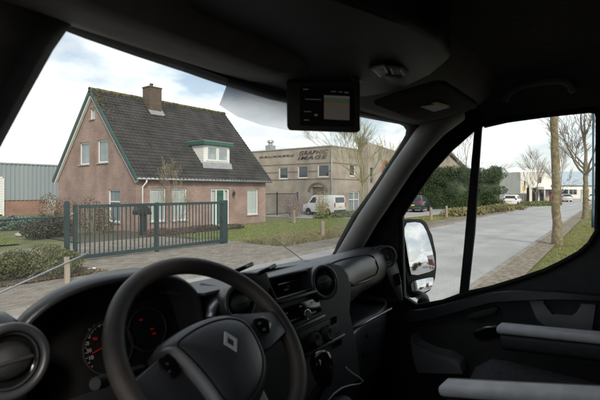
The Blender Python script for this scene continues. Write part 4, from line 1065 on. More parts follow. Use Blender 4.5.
# ------------------------------------------------------------------ far buildings right
q = P(520.5, 200, D=84); WBx, WBy = q.x, q.y
wb = thing('white_building', 'pale rendered modern two-storey building with flat roof and dark canopy', 'building', (WBx, WBy, 0))
qe = P(567, 200, Y=WBy); wl = qe.x - WBx; wz = P(521, 171.8, D=84).z
ang = math.atan2(RIGHT.y, RIGHT.x)
wb.rotation_euler = (0, 0, ang + R(14)); W_ = (567 - 520.5) / FPX * 84
def wfront(a, bb, c): return (a, -c, bb)
Wn = [(.8, 1.1, 2.2, 4.0), (1.6, 1.9, .4, 3.2), (4.05, 4.75, 3.6, 4.75)]
b = MB(); b.plate([(0, -.2), (W_, -.2), (W_, wz - .45), (W_ * .42, wz - .15), (W_ * .42, wz), (0, wz)], [rect(*w) for w in Wn], lambda a, bb, c: (a, c, bb), .3); b.build('wall', 'render_white', wb)
b = MB(); b.span((0.003, .305, 0), (.3, 9, wz - .003)); b.span((.31, .31, wz - .9), (W_, 9, wz - .75)); b.build('side_wall', 'render_white', wb)
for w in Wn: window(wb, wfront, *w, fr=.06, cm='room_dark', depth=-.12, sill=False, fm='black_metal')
b = MB(); b.span((3.3, -2.2, 2.35), (W_ + 3.5, -.02, 2.85)); b.build('canopy', 'white_paint', wb)
for i, (x0, x1) in enumerate(((3.0, 3.6), (4.4, 5.3), (6.6, 8.9), (9.3, 11.5))):
    b = MB(); b.span((x0, -.12, 0.05), (x1, -.02, 2.34)); b.build('dark_opening', 'car_glass', wb)
for x in (3.6, 6.2, 9.1, W_ + 3.3):
    b = MB(); b.span((x - .09, -2.1, 0), (x + .09, -1.92, 2.348)); b.build('column', 'render_white', wb)
for i, px in enumerate((528, 533.5, 536.5)):
    q = P(px, 200, D=76); b = MB(); b.box((0, 0, 1.25), (.5, .35, 2.5), None, .03); b.box((0, 0, 2.56), (.6, .45, .1), None, .01); o = b.build('gate_pillar', 'black_metal'); o.location = (q.x, q.y, 0)
    tag(o, 'tall dark gate pillar before the pale building, %s of three' % ('leftmost', 'middle', 'rightmost')[i], 'pillar', 'dark gate pillars')
q = P(510, 200, D=78); bw = thing('garden_wall', 'low brownish garden wall running behind the white hatchback', 'wall', (q.x, q.y, 0), ang)
b = MB(); b.span((0, 0, 0), (3.4, .3, 1.55)); b.build('brickwork', 'tan_brick', bw); b = MB(); b.span((-.05, -.05, 1.553), (3.45, .35, 1.65)); b.build('coping', 'concrete', bw)
q = P(523.5, 190.5, D=70); sg = thing('yellow_sign', 'small orange-yellow sign on a pole by the white hatchback', 'sign', (q.x, q.y, 0), ang)
b = MB(); b.tube([(0, 0, 0), (0, 0, 2.9)], .04, 8); b.build('pole', 'zinc', sg); b = MB(); b.box((0, -.06, 2.5), (.34, .03, .8), None, .01); b.build('sign_panel', 'sign_yellow', sg)
q = P(566, 200, D=120); fb = thing('blue_roofed_hall', 'long low pale hall with a light blue sloping roof at the road end', 'hall', (q.x, q.y, 0), ang + R(4))
b = MB(); b.plate([(-2, -.2), (46, -.2), (46, 3.6), (-2, 3.6)], [rect(1 + i * 3.4, 3.2 + i * 3.4, 1.0, 2.7) for i in range(12)], lambda a, bb, c: (a, c, bb), .3); b.span((-2, 6, 0), (46, 6.3, 3.6)); b.build('wall', 'render_white', fb)
for i in range(12): window(fb, wfront, 1 + i * 3.4, 3.2 + i * 3.4, 1.0, 2.7, fr=.08, mull=(.5,), cm='room_dark', depth=-.12, sill=False)
b = MB(); b.prism([(-2.4, -.6, 3.6), (-2.4, 8, 7.6), (-2.4, 8, 7.75), (-2.4, -.6, 3.75)], (49, 0, 0)); b.build('roof', 'blue_roof', fb)
b = MB(); b.span((18, -4, 0), (30, -1.2, 3.4)); b.build('annex', 'shed_brick', fb)
q = P(512, 200, D=120); lb2 = thing('low_building', 'long pale low building far behind the hedge end', 'building', (q.x, q.y, 0), ang)
b = MB(); b.span((-6, 0, 0), (8, 8, 4.2)); b.build('wall', 'render_white', lb2); b = MB(); b.span((-6.2, -.2, 4.203), (8.2, 8.2, 4.45)); b.build('roof_edge', 'concrete', lb2)
for i, (px, py, h, r, sd, lab) in enumerate(((536, 204.5, 6.6, .09, 31, 'reddish bare young tree before the pale building, left one'), (561, 203.8, 7.4, .12, 37, 'bare young tree between the two near trunks, before the canopy'), (463, 207, 9.0, .12, 43, 'bare branches rising behind the tall hedge'))):
    q = G(px, py); tree('bare_tree', lab, (q.x, q.y, 0), h, r, (0, 0), .3, 4, sd, 'bark_grey', 'twig', .42, 5, None, group='distant bare trees', lumps=False, minr=.011, blen=.42)
# lamp post
q = G(593.2, 228); lp = thing('lamp_post', 'slim dark blue street lamp post at the right window edge', 'lamp post', (q.x, q.y, 0))
b = MB(); b.tube([(0, 0, 0), (0, 0, 1.0), (0, 0, 1.02), (0, 0, 7)], [.085, .085, .06, .045], 12); b.build('post', 'lamp_blue', lp, smooth=True)
b = MB(); b.box((0, .45, 7.03), (.22, .9, .12), None, .04); b.build('lamp_head', 'zinc', lp)
# ------------------------------------------------------------------ the van the picture is taken from
from mathutils.bvhtree import BVHTree
van = thing('delivery_van', 'dark cab interior of the delivery van the picture is taken from', 'van', (0, 0, 0))
WSP, WSN = Vector((0, 1.09, 1.77)), Vector((0, 1, .85))
def PW(px, py, off=0.0):
    return PP(px, py, WSP - WSN.normalized() * off, WSN)
def ws(a, bb, c): return (a, 1.09 - .85 * (bb - 1.77) + c, bb)
ap = [PW(*q) for q in ((55, 15), (47, 26), (20, 77), (0, 117))]
AP2 = [(q.x, q.z) for q in ap] + [(.135, 1.70), (1.735, 1.70)]
AP2 += [(q.x, q.z) for q in (PW(343, 250.5), PW(345.5, 244), PW(360.5, 217), PW(380, 191), PW(396, 167), PW(411, 143.5), PW(416.5, 134), PW(417.5, 129), PW(415, 125), PW(411, 123), PW(390, 119), PW(358, 112.7), PW(320, 105), PW(284, 97), PW(229, 79), PW(200, 68.3), PW(150, 51), PW(100, 32.5), PW(62, 17))]
b = MB(); b.plate([(-.13, 1.60), (2.0, 1.60), (2.0, 1.75), (1.86, 2.53), (0.0, 2.53), (-.13, 1.75)], [AP2], ws, .045); wf = b.build('windscreen_frame', 'rubber', van)
b = MB(); gp = [(a + (.012 if a < .9 else -.012) * -1, z) for a, z in AP2]
b.prism([ws(a, z, .020) for a, z in AP2], (0, .004, .003)); wsg = b.build('windscreen', 'windscreen_glass', van)
# grey overlay on the glass, denser towards its top
overlay = bpy.data.materials.new('grey_overlay'); overlay.use_nodes = True; t = overlay.node_tree; t.nodes.clear()
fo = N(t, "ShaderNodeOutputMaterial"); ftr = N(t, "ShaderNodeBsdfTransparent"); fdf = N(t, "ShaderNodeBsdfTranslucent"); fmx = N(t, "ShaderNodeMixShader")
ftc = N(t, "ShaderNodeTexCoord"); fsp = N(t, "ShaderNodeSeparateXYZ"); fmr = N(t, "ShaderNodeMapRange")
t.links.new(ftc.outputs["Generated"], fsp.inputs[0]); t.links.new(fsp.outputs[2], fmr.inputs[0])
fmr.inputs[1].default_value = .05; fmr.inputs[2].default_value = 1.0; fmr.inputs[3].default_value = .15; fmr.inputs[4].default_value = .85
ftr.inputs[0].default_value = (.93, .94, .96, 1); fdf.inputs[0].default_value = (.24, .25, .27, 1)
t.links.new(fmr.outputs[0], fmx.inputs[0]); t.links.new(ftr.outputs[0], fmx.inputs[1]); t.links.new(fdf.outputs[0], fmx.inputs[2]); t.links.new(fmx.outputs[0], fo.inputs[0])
MATS['grey_overlay'] = overlay
b = MB(); b.prism([PW(*q, off=-.012) for q in ((229, 77), (225, 90), (219, 105), (237, 116.5), (260, 124.5), (290, 130.5), (292, 96))], (0, -.0015, -.001)); o = b.build('grey_overlay', overlay)
tag(o, 'translucent grey overlay on the windscreen left of the display', 'overlay')
# wipers on the outside of the glass
for name, pts in (('wiper', ((-14, 299), (30, 279.5), (62, 265), (88, 253.3))), ('wiper', ((272, 237.5), (284, 246), (305, 262)))):
    b = MB(); q = [PW(*c, off=-.05) for c in pts]; b.tube(q, .0022, 6); wo = b.build(name, mat('wiper_metal', (0.93, 0.93, 0.94), (0.95, 0.95, 0.96), 0.5, 5, spec=0.5), van, smooth=True)
# pillar covers
b = MB(); path = [(343, 262), (354, 243), (368, 219), (385, 194), (402, 168), (419, 145), (434, 126), (454, 108)]
q = [PW(*c, off=.035) for c in path]
b.tube(q, [.052, .050, .047, .046, .045, .047, .055, .065], 16, flat=(.8, 1.0)); b.build('pillar_trim', 'pillar_plastic', van, smooth=True)
b = MB(); q = [PW(*c, off=.012) for c in ((-85, 235), (-42, 140), (-14, 84), (14, 30), (34, -8))]
b.tube(q, [.055, .055, .055, .055, .06], 14, flat=(.7, 1.0)); b.build('pillar_trim', 'black_plastic', van, smooth=True)
# shell
def shell(name, spans, m):
    b = MB()
    for a_, b_ in spans: b.span(a_, b_)
    return b.build(name, m, van)
shell('roof', [((-.12, -5.6, 2.56), (1.98, .47, 2.62))], 'van_paint')
shell('floor', [((-.10, -.85, .95), (1.90, 1.2, 1.0))], 'floor_mat')
shell('bulkhead', [((-.10, -.90, 1.0), (1.90, -.86, 2.56))], 'door_grey')
shell('firewall', [((-.10, 1.18, .7), (1.95, 1.26, 1.62))], 'black_plastic')
shell('cargo_body', [((-.12, -5.6, .45), (1.98, -.91, 2.555))], 'van_paint')
b = MB(); b.prism([(-.12, 1.265, .5), (-.12, 1.265, 1.62), (-.12, 1.75, 1.40), (-.12, 2.0, 1.05), (-.12, 2.05, .5)], (2.10, 0, 0), .05); b.build('bonnet', 'van_paint', van, auto=40, smooth=True)
for x in (0.06, 1.80):
    for y in (1.25, -3.6):
        M = Matrix.Translation((x, y, .34)) @ Matrix.Rotation(R(90), 4, 'Y'); b = MB(); b.lathe([(.0, -.11), (.31, -.11), (.34, -.06), (.34, .06), (.31, .11), (0, .11)], M, 20); b.build('wheel', 'tyre', van)
# driver's side: unseen door, window opening narrowed to let less light into the cab
b = MB(); b.plate([(-.85, .9), (1.2, .9), (1.2, 1.66), (.50, 2.53), (-.85, 2.53)], [[(.06, 1.74), (.80, 1.64), (.86, 1.78), (.42, 2.36), (.06, 2.38)]], lambda a, c, d: (-.06 - d, a, c), .06); b.build('door', 'black_plastic', van)
# passenger door
DX = 1.82
def PD(px, py, off=0.0): return P(px, py, X=DX - off)
dpx = [(401.5, 216), (402, 258), (403.5, 297), (417, 306), (443, 301.5), (467, 293), (492, 287.5), (520, 279), (545, 270.5), (562, 262.5), (580, 252.5), (590, 243.5), (597.5, 231), (598.5, 160), (598.8, 118), (597, 112), (589, 110.6), (566, 113), (544, 115.5), (513, 119.8), (482, 124.8), (472, 131), (450, 150.5), (433, 169.5), (413, 198)]
dhole_ = [(PD(*c).y, PD(*c).z) for c in dpx]
b = MB(); b.plate([(-.85, .9), (1.2, .9), (1.2, 1.64), (.49, 2.50), (-.85, 2.50)], [dhole_], lambda a, c, d: (DX + d, a, c), .03); pdoor = b.build('passenger_door', 'black_plastic', van)
b = MB(); b.prism([(DX + .014, y, z) for y, z in dhole_], (.004, 0, 0)); b.build('window_pane', 'door_glass', pdoor)
b = MB(); b.prism([P(c[0], c[1], X=DX - .006) for c in ((474.8, 119), (482, 118), (474, 234), (467.5, 296), (458.5, 297.5), (465, 234))], (.018, 0, 0), .004); b.build('quarter_light_bar', 'rubber', pdoor)
b = MB(); q = [(DX - .006, y, z) for y, z in dhole_]; q.append(q[0]); b.tube(q, .010, 6, cap=False); b.build('window_seal', 'rubber', pdoor, smooth=True)
b = MB(); b.tube([PD(*c, off=.004) for c in ((443, 303), (467, 294.5), (492, 289), (520, 280.5), (545, 272), (562, 264), (580, 254), (590, 245))], .0045, 8); b.build('lit_sill_edge', mat('lit_edge_grey', (0.16, 0.16, 0.17), (0.2, 0.2, 0.21), 0.3, 10), pdoor, smooth=True)  # lighter strip added along the sill to paint its lit edge
def dpanel(name, pts, off0, off1, m, bev=.004):
    b = MB(); b.prism([PD(*c, off=off0) for c in pts], (-(off1 - off0), 0, 0), bev); return b.build(name, m, pdoor, auto=40, smooth=True)
dpanel('door_ledge', [(408, 309), (430, 307), (450, 302), (470, 297), (494, 291), (514, 288.5), (560, 290.5), (640, 296), (640, 302), (560, 297), (522, 296), (495, 300), (465, 308), (430, 318), (408, 322)], .002, .045, 'dash_plastic', .008)
dpanel('trim_insert', [(529, 299), (545, 300), (549, 311), (552, 315), (572, 317.5), (578, 314), (581, 302.5), (597, 303.5), (592, 336), (560, 331), (545, 325), (537, 318)], .004, .022, 'door_grey', .006)
dpanel('pull_handle', [(468, 317), (472, 312), (495, 305.5), (500, 307), (497, 312.5), (478, 318.5)], .004, .03, 'dark_grey_plastic', .005)
dpanel('handle_cup', [(474, 333), (480, 327), (498, 323.5), (503, 327), (500, 336), (486, 340), (476, 338)], .004, .018, 'gloss_black', .005)
b = MB(); b.tube([PD(*c, off=.03) for c in ((476, 331), (486, 327.5), (500, 326))], .006, 8); b.build('door_opener', 'metal_grey', pdoor, smooth=True)
dpanel('door_pocket', [(418, 330), (422, 340), (436, 347), (455, 350.5), (466, 357), (470, 368), (425, 367), (420, 350)], .004, .09, 'door_grey', .01)
dpanel('lower_panel', [(405, 324), (640, 310), (640, 520), (405, 520)], -.05, .006, 'dark_grey_plastic', .0)
# headliner
b = MB(); rows = []
for y in (-.86, -.5, -.1, .2, .36, .44, .50):
    zc = 2.50 if y < .3 else 2.50 - (y - .3) * .15
    rows.append([(x, y, zc - dz) for x, dz in ((-.07, .17), (-.02, .10), (.06, .04), (.2, .006), (.9, 0), (1.56, .006), (1.70, .04), (1.78, .10), (1.83, .17))])
b.grid(rows); b.build('headliner', 'headliner', van, smooth=True)
# shelf and trim above the windscreen
b = MB(); rows = []
prof = [(.668, 2.30), (.655, 2.278), (.60, 2.262), (.525, 2.250), (.500, 2.252), (.488, 2.262), (.480, 2.285), (.455, 2.36), (.41, 2.45), (.40, 2.52)]
prof2 = [(.668, 2.30), (.655, 2.283), (.62, 2.285), (.57, 2.30), (.54, 2.315), (.52, 2.335), (.50, 2.36), (.47, 2.40), (.43, 2.46), (.40, 2.52)]
for i in range(23):
    x = .0 + 1.80 * i / 22; s = ((x - .93) / .9) ** 2; w = min(1, max(0, (x - .62) / .12))
    sh = .10 * max(0, (x - 1.5) / .3) ** 2
    rows.append([((x), (y * (1 - w) + y2 * w) - .03 * s - sh * .6, (z * (1 - w) + z2 * w) + .012 * s + sh) for (y, z), (y2, z2) in zip(prof, prof2)])
b.grid(rows); b.build('header_shelf', 'header_trim', van, smooth=True)
# overhead console with lamps
CZ = 2.288
con = MB(); con.prism([P(*c, Z=CZ) for c in ((284, 82), (318, 91), (345, 96.5), (364, 97.5), (382, 95), (404, 87), (430, 74), (447, 64), (452, 58), (440, 40), (410, 22), (300, -12), (180, -60), (190, 30))], (0, 0, .21), .014); console = con.build('overhead_console', 'dark_grey_plastic', van, auto=50, smooth=True)
cpl, cpn = Vector((0, .36, CZ)), Vector((0, 0, -1))
def PC(px, py, off=0.0): return PP(px, py, cpl + cpn * off, cpn)
b = MB(); b.prism([PC(*c, off=.001) for c in ((368, 66), (385, 62), (402, 64), (409, 71), (405, 80), (390, 82), (375, 76))], cpn * .006, .002); lampb = b.build('lamp_bezel', 'black_plastic', console)
for pts in (((372, 66.5), (385, 64), (388, 70), (380, 74.5)), ((390, 65), (401, 66.5), (405, 72.5), (392, 71.5)), ((385, 73.5), (391, 73.5), (402, 76), (398, 79.5), (388, 78.5))):
    b = MB(); b.prism([PC(*c, off=.008) for c in pts], cpn * .006, .002); b.build('lamp_lens', 'lens_clear', lampb)
b = MB(); M = frameM(PC(356, 80, off=.003), (1, 0, 0), (0, -1, 0)); b.lathe([(0, .003), (.010, .003), (.012, 0)], M, 16, 1.3); b.build('red_button', 'lamp_red', console)
# sun visor
vpl, vpn = Vector((0, .51, 2.262)), Vector((0, -.45, -1)).normalized()
def PV(px, py, off=0.0): return PP(px, py, vpl + vpn * off, vpn)
b = MB(); b.prism([PV(*c) for c in ((372, 100), (392, 93), (436, 79), (446, 80), (476, 100), (474, 104.5), (424, 116.5), (410, 115))], vpn * .016, .006); vis_ = b.build('sun_visor', 'visor_fabric', van, auto=50, smooth=True)
b = MB(); b.prism([PV(*c, off=.018) for c in ((420, 106.5), (436.5, 103.8), (450, 107), (434, 111.5))], vpn * .001); b.build('warning_label', 'label_white', vis_)
b = MB(); b.prism([PV(*c, off=.0195) for c in ((431, 102.8), (437, 101.8), (450, 105.4), (445, 106.6))], vpn * .001); b.build('warning_stripe', 'label_orange', vis_)
# grab handle
b = MB(); b.tube([P(*c, X=1.70) for c in ((504, 101), (509, 92), (521, 85.5), (540, 81.5), (560, 80), (570, 83), (575, 91))], [.016, .014, .013, .013, .013, .014, .016], 10); b.build('grab_handle', 'header_trim', van, smooth=True)

# ---------------- dashboard
b = MB(); rows = []
dprof = [(1.16, 1.64), (1.11, 1.752), (1.02, 1.785), (.93, 1.805), (.865, 1.815), (.825, 1.806), (.803, 1.785), (.795, 1.75), (.797, 1.705), (.805, 1.685), (.83, 1.678), (.99, 1.672), (.995, 1.585), (.835, 1.574), (.815, 1.570), (.806, 1.555), (.81, 1.45), (.84, 1.25), (.95, 1.02)]
for i in range(41):
    x = -.05 + 1.87 * i / 40
    f = .10 * max(0, (x - 1.35) / .45) ** 2 + .0
    lf = -.05 * max(0, (.36 - x) / .4)
    t3 = min(1, max(0, (1.42 - x) / .24)); lf -= .056 * t3 * t3 * (3 - 2 * t3) * (1 if x > 1.1 else 0)
    mid = 1.0 if x > 1.14 else 0.0
    row = []
    for k, (y, z) in enumerate(dprof):
        yy, zz_ = y, z
        if not mid and 9 <= k <= 13: yy = .80 + .01 * (k - 9)
        w = 1.0 if k >= 3 else 0.0
        zz_ -= .03 * max(0, (x - 1.62) / .2) ** 2 * (1 if k < 9 else 0)
        row.append((x, yy + (f + lf) * w, zz_))
    rows.append(row)
b.grid(rows)
bmesh.ops.recalc_face_normals(b.bm, faces=b.bm.faces)
dbvh = BVHTree.FromBMesh(b.bm)
cut = []
for f_ in b.bm.faces:
    c_ = f_.calc_center_median()
    if 1.64 < c_.z < 1.812 and c_.y < .87 and (.25 < c_.x < .64 or .68 < c_.x < 1.13): cut.append(f_)
bmesh.ops.delete(b.bm, geom=cut, context='FACES')
dash = b.build('dashboard', 'dash_plastic', van, smooth=True, auto=55)
def S(px, py, off=0.0):
    r = ray(px, py).normalized(); h = dbvh.ray_cast(CAMP, r)
    n = h[1] if h[1].dot(r) < 0 else -h[1]
    return h[0] + n * off
def dpatch(name, pts, m, off=.004, parent=None, t_=.006):
    q = [S(*c, off=off) for c in pts]; c = sum(q, Vector()) / len(q)
    n = (CAMP - c).normalized(); b = MB()
    a = [b.bm.verts.new(v) for v in q]; inner = [b.bm.verts.new(c + (v - c) * .94 + n * t_) for v in q]; bot = [b.bm.verts.new(v - n * .02) for v in q]
    cc = b.bm.verts.new(c + n * t_)
    for i in range(len(q)):
        j = (i + 1) % len(q)
        b.bm.faces.new((a[i], a[j], inner[j], inner[i])); b.bm.faces.new((inner[i], inner[j], cc)); b.bm.faces.new((bot[i], bot[j], a[j], a[i]))
    return b.build(name, m, parent or dash, smooth=True, auto=45)
lidp = ((331, 264), (340, 260.5), (350, 258), (360, 256), (368, 255), (373, 257), (376, 262), (378, 268), (376, 274), (364, 280), (353, 284.5), (346, 281), (338, 272))
b = MB(); q = [S(*c, off=.0015) for c in lidp]; q.append(q[0]); b.tube(q, .0028, 6, cap=False); b.build('storage_lid_seam', 'rubber', dash, smooth=True)
b = MB(); b.tube([S(*c, off=.005) for c in ((351, 285.5), (364, 281), (376, 275.5))], .0035, 6); b.build('lid_edge', 'dash_plastic', dash, smooth=True)
b = MB(); b.tube([P(x_, y_, Z=1.578) for x_, y_ in ((351, 330.5), (371, 319.5), (391, 308.5))], .005, 8); b.build('glovebox_edge', 'metal_grey', dash, smooth=True)
for pts in (((366, 334), (376, 329), (378, 331.5), (368, 337)), ((362, 352), (369, 349), (371, 353), (364, 356))): dpatch('glovebox_latch', pts, 'dark_grey_plastic', .004)
# end pod with round vent by the pillar
epn = Vector((-.55, -.80, .22)).normalized(); epp = Vector((1.675, .842, 1.768))
def PE(px, py, off=0.0): return PP(px, py, epp + epn * off, epn)
b = MB(); b.prism([PE(*c) for c in ((374, 248), (381, 244.5), (387, 245), (392, 250), (397, 263), (402, 281), (404, 302), (398, 302), (393, 284), (384, 266))], -epn * .10, .008); pod = b.build('end_pod', 'dash_plastic', van, auto=45, smooth=True)
M = frameM(PE(386.5, 257, .004), Vector((.8, -.55, 0)), (0, 0, 1)); 
if (M.to_3x3() @ Vector((0, 0, 1))).dot(epn) < 0: M = M @ Matrix.Rotation(math.pi, 4, 'X')
b = MB(); b.torus(M, .042, .007, 36, 8); b.torus(M, .029, .004, 28, 6); b.torus(M, .018, .003, 28, 6); b.lathe([(0, -.001), (.042, -.001)], M, 28); b.lathe([(0, .010), (.009, .008), (.012, 0)], M, 16); b.build('round_speaker', 'black_plastic', pod, smooth=True, auto=45)
b = MB(); b.prism([PE(*c, off=.002) for c in ((393.5, 275), (399, 272.5), (401, 284), (396, 287))], epn * .003, .001); b.build('switch', 'gloss_black', pod)
# centre stack
spn = Vector((0, -1, .30)).normalized(); spp = Vector((.95, .735, 1.76))
def PS(px, py, off=0.0): return PP(px, py, spp + spn * off, spn)
def sprism(name, pts, o0, o1, m, bev=.003, parent=None):
    b = MB(); b.prism([PS(*c, off=o0) for c in pts], spn * (o1 - o0), bev); return b.build(name, m, parent or stack, auto=40, smooth=True)
def ys(z): return .735 + .30 * (z - 1.76)
SOUT = [(.66, 1.50), (1.13, 1.50), (1.15, 1.60), (1.155, 1.68), (1.175, 1.71), (1.195, 1.745), (1.195, 1.785), (1.17, 1.815), (1.13, 1.825), (.70, 1.825), (.66, 1.80)]
b = MB(); slot = [(PS(*c).x, PS(*c).z) for c in ((267, 279.5), (305.5, 270.5), (309, 272), (312.5, 287), (310.5, 289.5), (276, 300))]
zl = [z for x, z in slot]
b.plate(SOUT, [slot], lambda a, c, d: (a, ys(c) + d, c), .10); stack = b.build('centre_stack', 'black_plastic', van)
b = MB(); q = [(a_, ys(c_) + .001, c_) for a_, c_ in slot]; q.append(q[0]); b.tube(q, .004, 8); b.build('slot_rim', 'dash_plastic', stack, smooth=True)
b = MB(); b.prism([(.63, .758, 1.818), (1.13, .758, 1.822), (1.17, .90, 1.812), (.60, .92, 1.806)], (0, 0, .009), .004); b.build('stack_top', 'dash_plastic', stack)
b = MB(); b.prism([PS(*c, off=-.07) for c in ((262, 270), (318, 262), (322, 295), (268, 308))], -spn * .01); b.build('slot_back', 'gloss_black', stack)
sprism('display_unit', ((277, 286.5), (297.5, 281), (299.5, 291), (280, 297.5)), -.065, -.03, 'dark_grey_plastic')
sprism('display_window', ((282, 287.5), (292, 285), (293.5, 290), (284, 293)), -.03, -.0285, 'screen_dark')
for pts in (((278, 284.2), (297, 279.3), (297.3, 280.3), (278.3, 285.2)), ((284, 289.5), (288, 288.4), (288.4, 289.6), (284.4, 290.7))): sprism('display_mark', pts, -.0285, -.0275, 'metal_grey', 0)
sprism('slot_lip', ((275, 302), (311.5, 290.5), (314, 292.5), (277, 305)), .0, .018, 'dash_plastic', .003)
sprism('stack_ledge', ((286, 331), (321, 314.5), (323, 317.5), (288, 334.5)), .0, .014, 'dash_plastic', .003)
sprism('stack_ledge', ((303, 354), (341, 333.5), (343, 336.5), (305, 357.5)), .0, .014, 'dash_plastic', .003)
radio = sprism('radio', ((281, 309), (316, 297), (320.5, 311.5), (288, 326.5)), .0, .008, 'gloss_black')
for pts in (((290.5, 320.6), (299.5, 317.2), (299.8, 318.2), (290.8, 321.6)), ((307.5, 314), (315.5, 311.2), (315.8, 312.2), (307.8, 315))): sprism('radio_bar', pts, .0085, .010, 'metal_grey', 0, radio)
for c in ((286, 313), (300, 306), (312.5, 301.5)): sprism('radio_button', ((c[0] - 1.4, c[1] + .4), (c[0] + 1, c[1] - .5), (c[0] + 1.4, c[1] + .6), (c[0] - 1, c[1] + 1.4)), .0085, .0105, 'metal_grey', 0, radio)
Ms = frameM(PS(304.5, 315, .009), (1, 0, 0), (0, .30, 1))
b = MB(); b.lathe([(.012, 0), (.012, .012), (.010, .015), (0, .015)], Ms, 20); b.build('radio_knob', 'black_plastic', radio, smooth=True, auto=40)
b = MB(); b.torus(Ms @ Matrix.Translation((0, 0, .012)), .0125, .0016, 24, 6); b.build('knob_ring', 'chrome', radio, smooth=True)
sprism('climate_panel', ((296, 333), (335, 316), (340, 332), (303, 352)), .0, .006, 'black_plastic')
for c in ((312.5, 340.5), (325, 334.5)):
    Ms = frameM(PS(*c, off=.006), (1, 0, 0), (0, .30, 1))
    b = MB(); b.lathe([(.021, 0), (.019, .018), (.016, .022), (0, .022)], Ms, 20); kn = b.build('climate_knob', 'dark_grey_plastic', stack, smooth=True, auto=40)
    b = MB(); b.box(Ms @ Vector((0, .008, .023)), (.003, .004, .014), None); b.build('knob_pointer', 'metal_grey', kn)
    b = MB(); pts = [Ms @ Vector((math.cos(a) * .026, math.sin(a) * .026, .002)) for a in [R(-10 + 12 * i) for i in range(6)]]; b.tube(pts, .003, 5); b.build('red_scale', 'lamp_red', kn)
for c, w in (((333, 318), 2.5), ((338, 340), 2.5)): sprism('stack_switch', ((c[0] - w, c[1]), (c[0] + w, c[1] - 2), (c[0] + w, c[1] + 5), (c[0] - w, c[1] + 7)), .003, .008, 'gloss_black', 0)
# round air vents
def air_vent(px, py, Y, n, rad, parent, sq=1.0):
    n = Vector(n).normalized(); c = P(px, py, Y=Y); x = Vector((0, 0, 1)).cross(n).normalized(); y = n.cross(x); M = frameM(c, x, y)
    b = MB(); b.torus(M, rad, rad * .14, 40, 10); b.lathe([(rad * .98, 0), (rad * 1.12, -.02), (rad * 1.2, -.10)], M, 36); vo = b.build('air_vent', 'dash_plastic', parent, smooth=True)
    b = MB(); b.lathe([(rad * .95, -.004), (rad * .80, -.014), (0, -.016)], M, 36); b.build('vent_back', 'gloss_black', vo, smooth=True)
    b = MB(); b.lathe([(0, .010), (rad * .5, .006), (rad * .66, -.004), (rad * .72, -.013)], M, 30, 1.0, .8); b.build('vent_flap', 'black_plastic', vo, smooth=True)
    b = MB(); b.box(M @ Vector((0, 0, .010)), (rad * 1.1, rad * .10, .004), M.to_3x3(), .001); b.build('vent_blade', 'dark_grey_plastic', vo)
    b = MB(); b.torus(M @ Matrix.Translation((0, 0, -.006)), rad * .82, rad * .05, 36, 6); b.build('vent_ring', 'black_plastic', vo, smooth=True)
air_vent(324.5, 282, .722, (-.25, -1, .28), .044, van)
air_vent(11, 361, .715, (.05, -1, .22), .047, van)
air_vent(241, 303, .71, (-.15, -1, .28), .040, van)
b = MB(); q = P(11, 361, Y=.76); b.box((q.x - .125, .80, q.z - .06), (.30, .13, .26), Matrix.Rotation(R(-12), 3, 'X'), .04, 3); b.build('vent_housing', 'dash_plastic', van, auto=45, smooth=True)
b = MB(); b.tube([P(210, 318, Y=.73), P(213, 306, Y=.745), P(220, 296, Y=.76)], .011, 8, flat=(.6, 1)); b.build('stack_edge_trim', 'metal_grey', van, smooth=True)
b = MB()
for i in range(6): b.tube([S(188 + i * 4.0, 289.5 - i * .6, .003), S(191 + i * 4.0, 284.5 - i * .6, .003)], .0022, 5)
b.build('defrost_grille', 'gloss_black', dash)
# instrument binnacle
BX, BA, BZ, BHh = .447, .205, 1.765, .130
def arch_pts(y, kx, kz, drop=0.0, n=28, sh=0.0):
    out = []
    for i in range(n + 1):
        u = -1 + 2 * i / n; e = max(0, 1 - abs(u) ** 2.6) ** (1 / 2.6)
        out.append((BX + sh + BA * kx * u, y, BZ - .03 + (BHh + .03) * e * kz - drop))
    return out
b = MB(); rows = [arch_pts(1.06, .22, .55, .0, sh=.13), arch_pts(1.0, .36, .70, .0, sh=.105), arch_pts(.93, .56, .84, .0, sh=.07), arch_pts(.86, .80, .95, .0, sh=.035), arch_pts(.82, .93, .99, .0, sh=.012), arch_pts(.795, 1.0, 1.0, .002), arch_pts(.775, .985, .985, .004), arch_pts(.770, .955, .955, .006), arch_pts(.785, .925, .925, .008), arch_pts(.83, .86, .88, .010, sh=.02), arch_pts(.88, .72, .83, .012, sh=.05)]
b.grid(rows); binn = b.build('instrument_binnacle', 'dash_plastic', van, smooth=True)
gpn = Vector((0, -1, .30)).normalized(); gpp = Vector((BX, .875, 1.77))
def PG(px, py, off=0.0): return PP(px, py, gpp + gpn * off, gpn)
gq = [(x, .878 + .30 * (z - 1.77), z) for x, y, z in arch_pts(.88, .74, .84, .012, sh=.05)]; gq = [(BX - .10, .845, 1.66)] + gq + [(BX + .19, .845, 1.66)]
b = MB(); b.prism(gq, (0, .012, 0)); b.build('gauge_panel', 'rubber', binn)
for px, py, rad in ((109, 347, .052), (148, 329, .046)):
    Ms = frameM(PG(px, py, .004), (1, 0, 0), (0, .30, 1)); b = MB(); b.torus(Ms, rad, .003, 40, 6); b.build('gauge_ring', 'dark_grey_plastic', binn, smooth=True)
for i, (px, py) in enumerate(((91, 358), (89, 351), (86.5, 344), (88, 337), (91, 330.5), (96.5, 326), (103, 323.5))):
    me = text_mesh(('10', '30', '50', '70', '90', '110', '130')[i], .0105, .0002, frameM(PG(px, py, .003), (1, 0, 0), (0, .30, 1))); link('gauge_numeral', me, 'dial_white', binn)
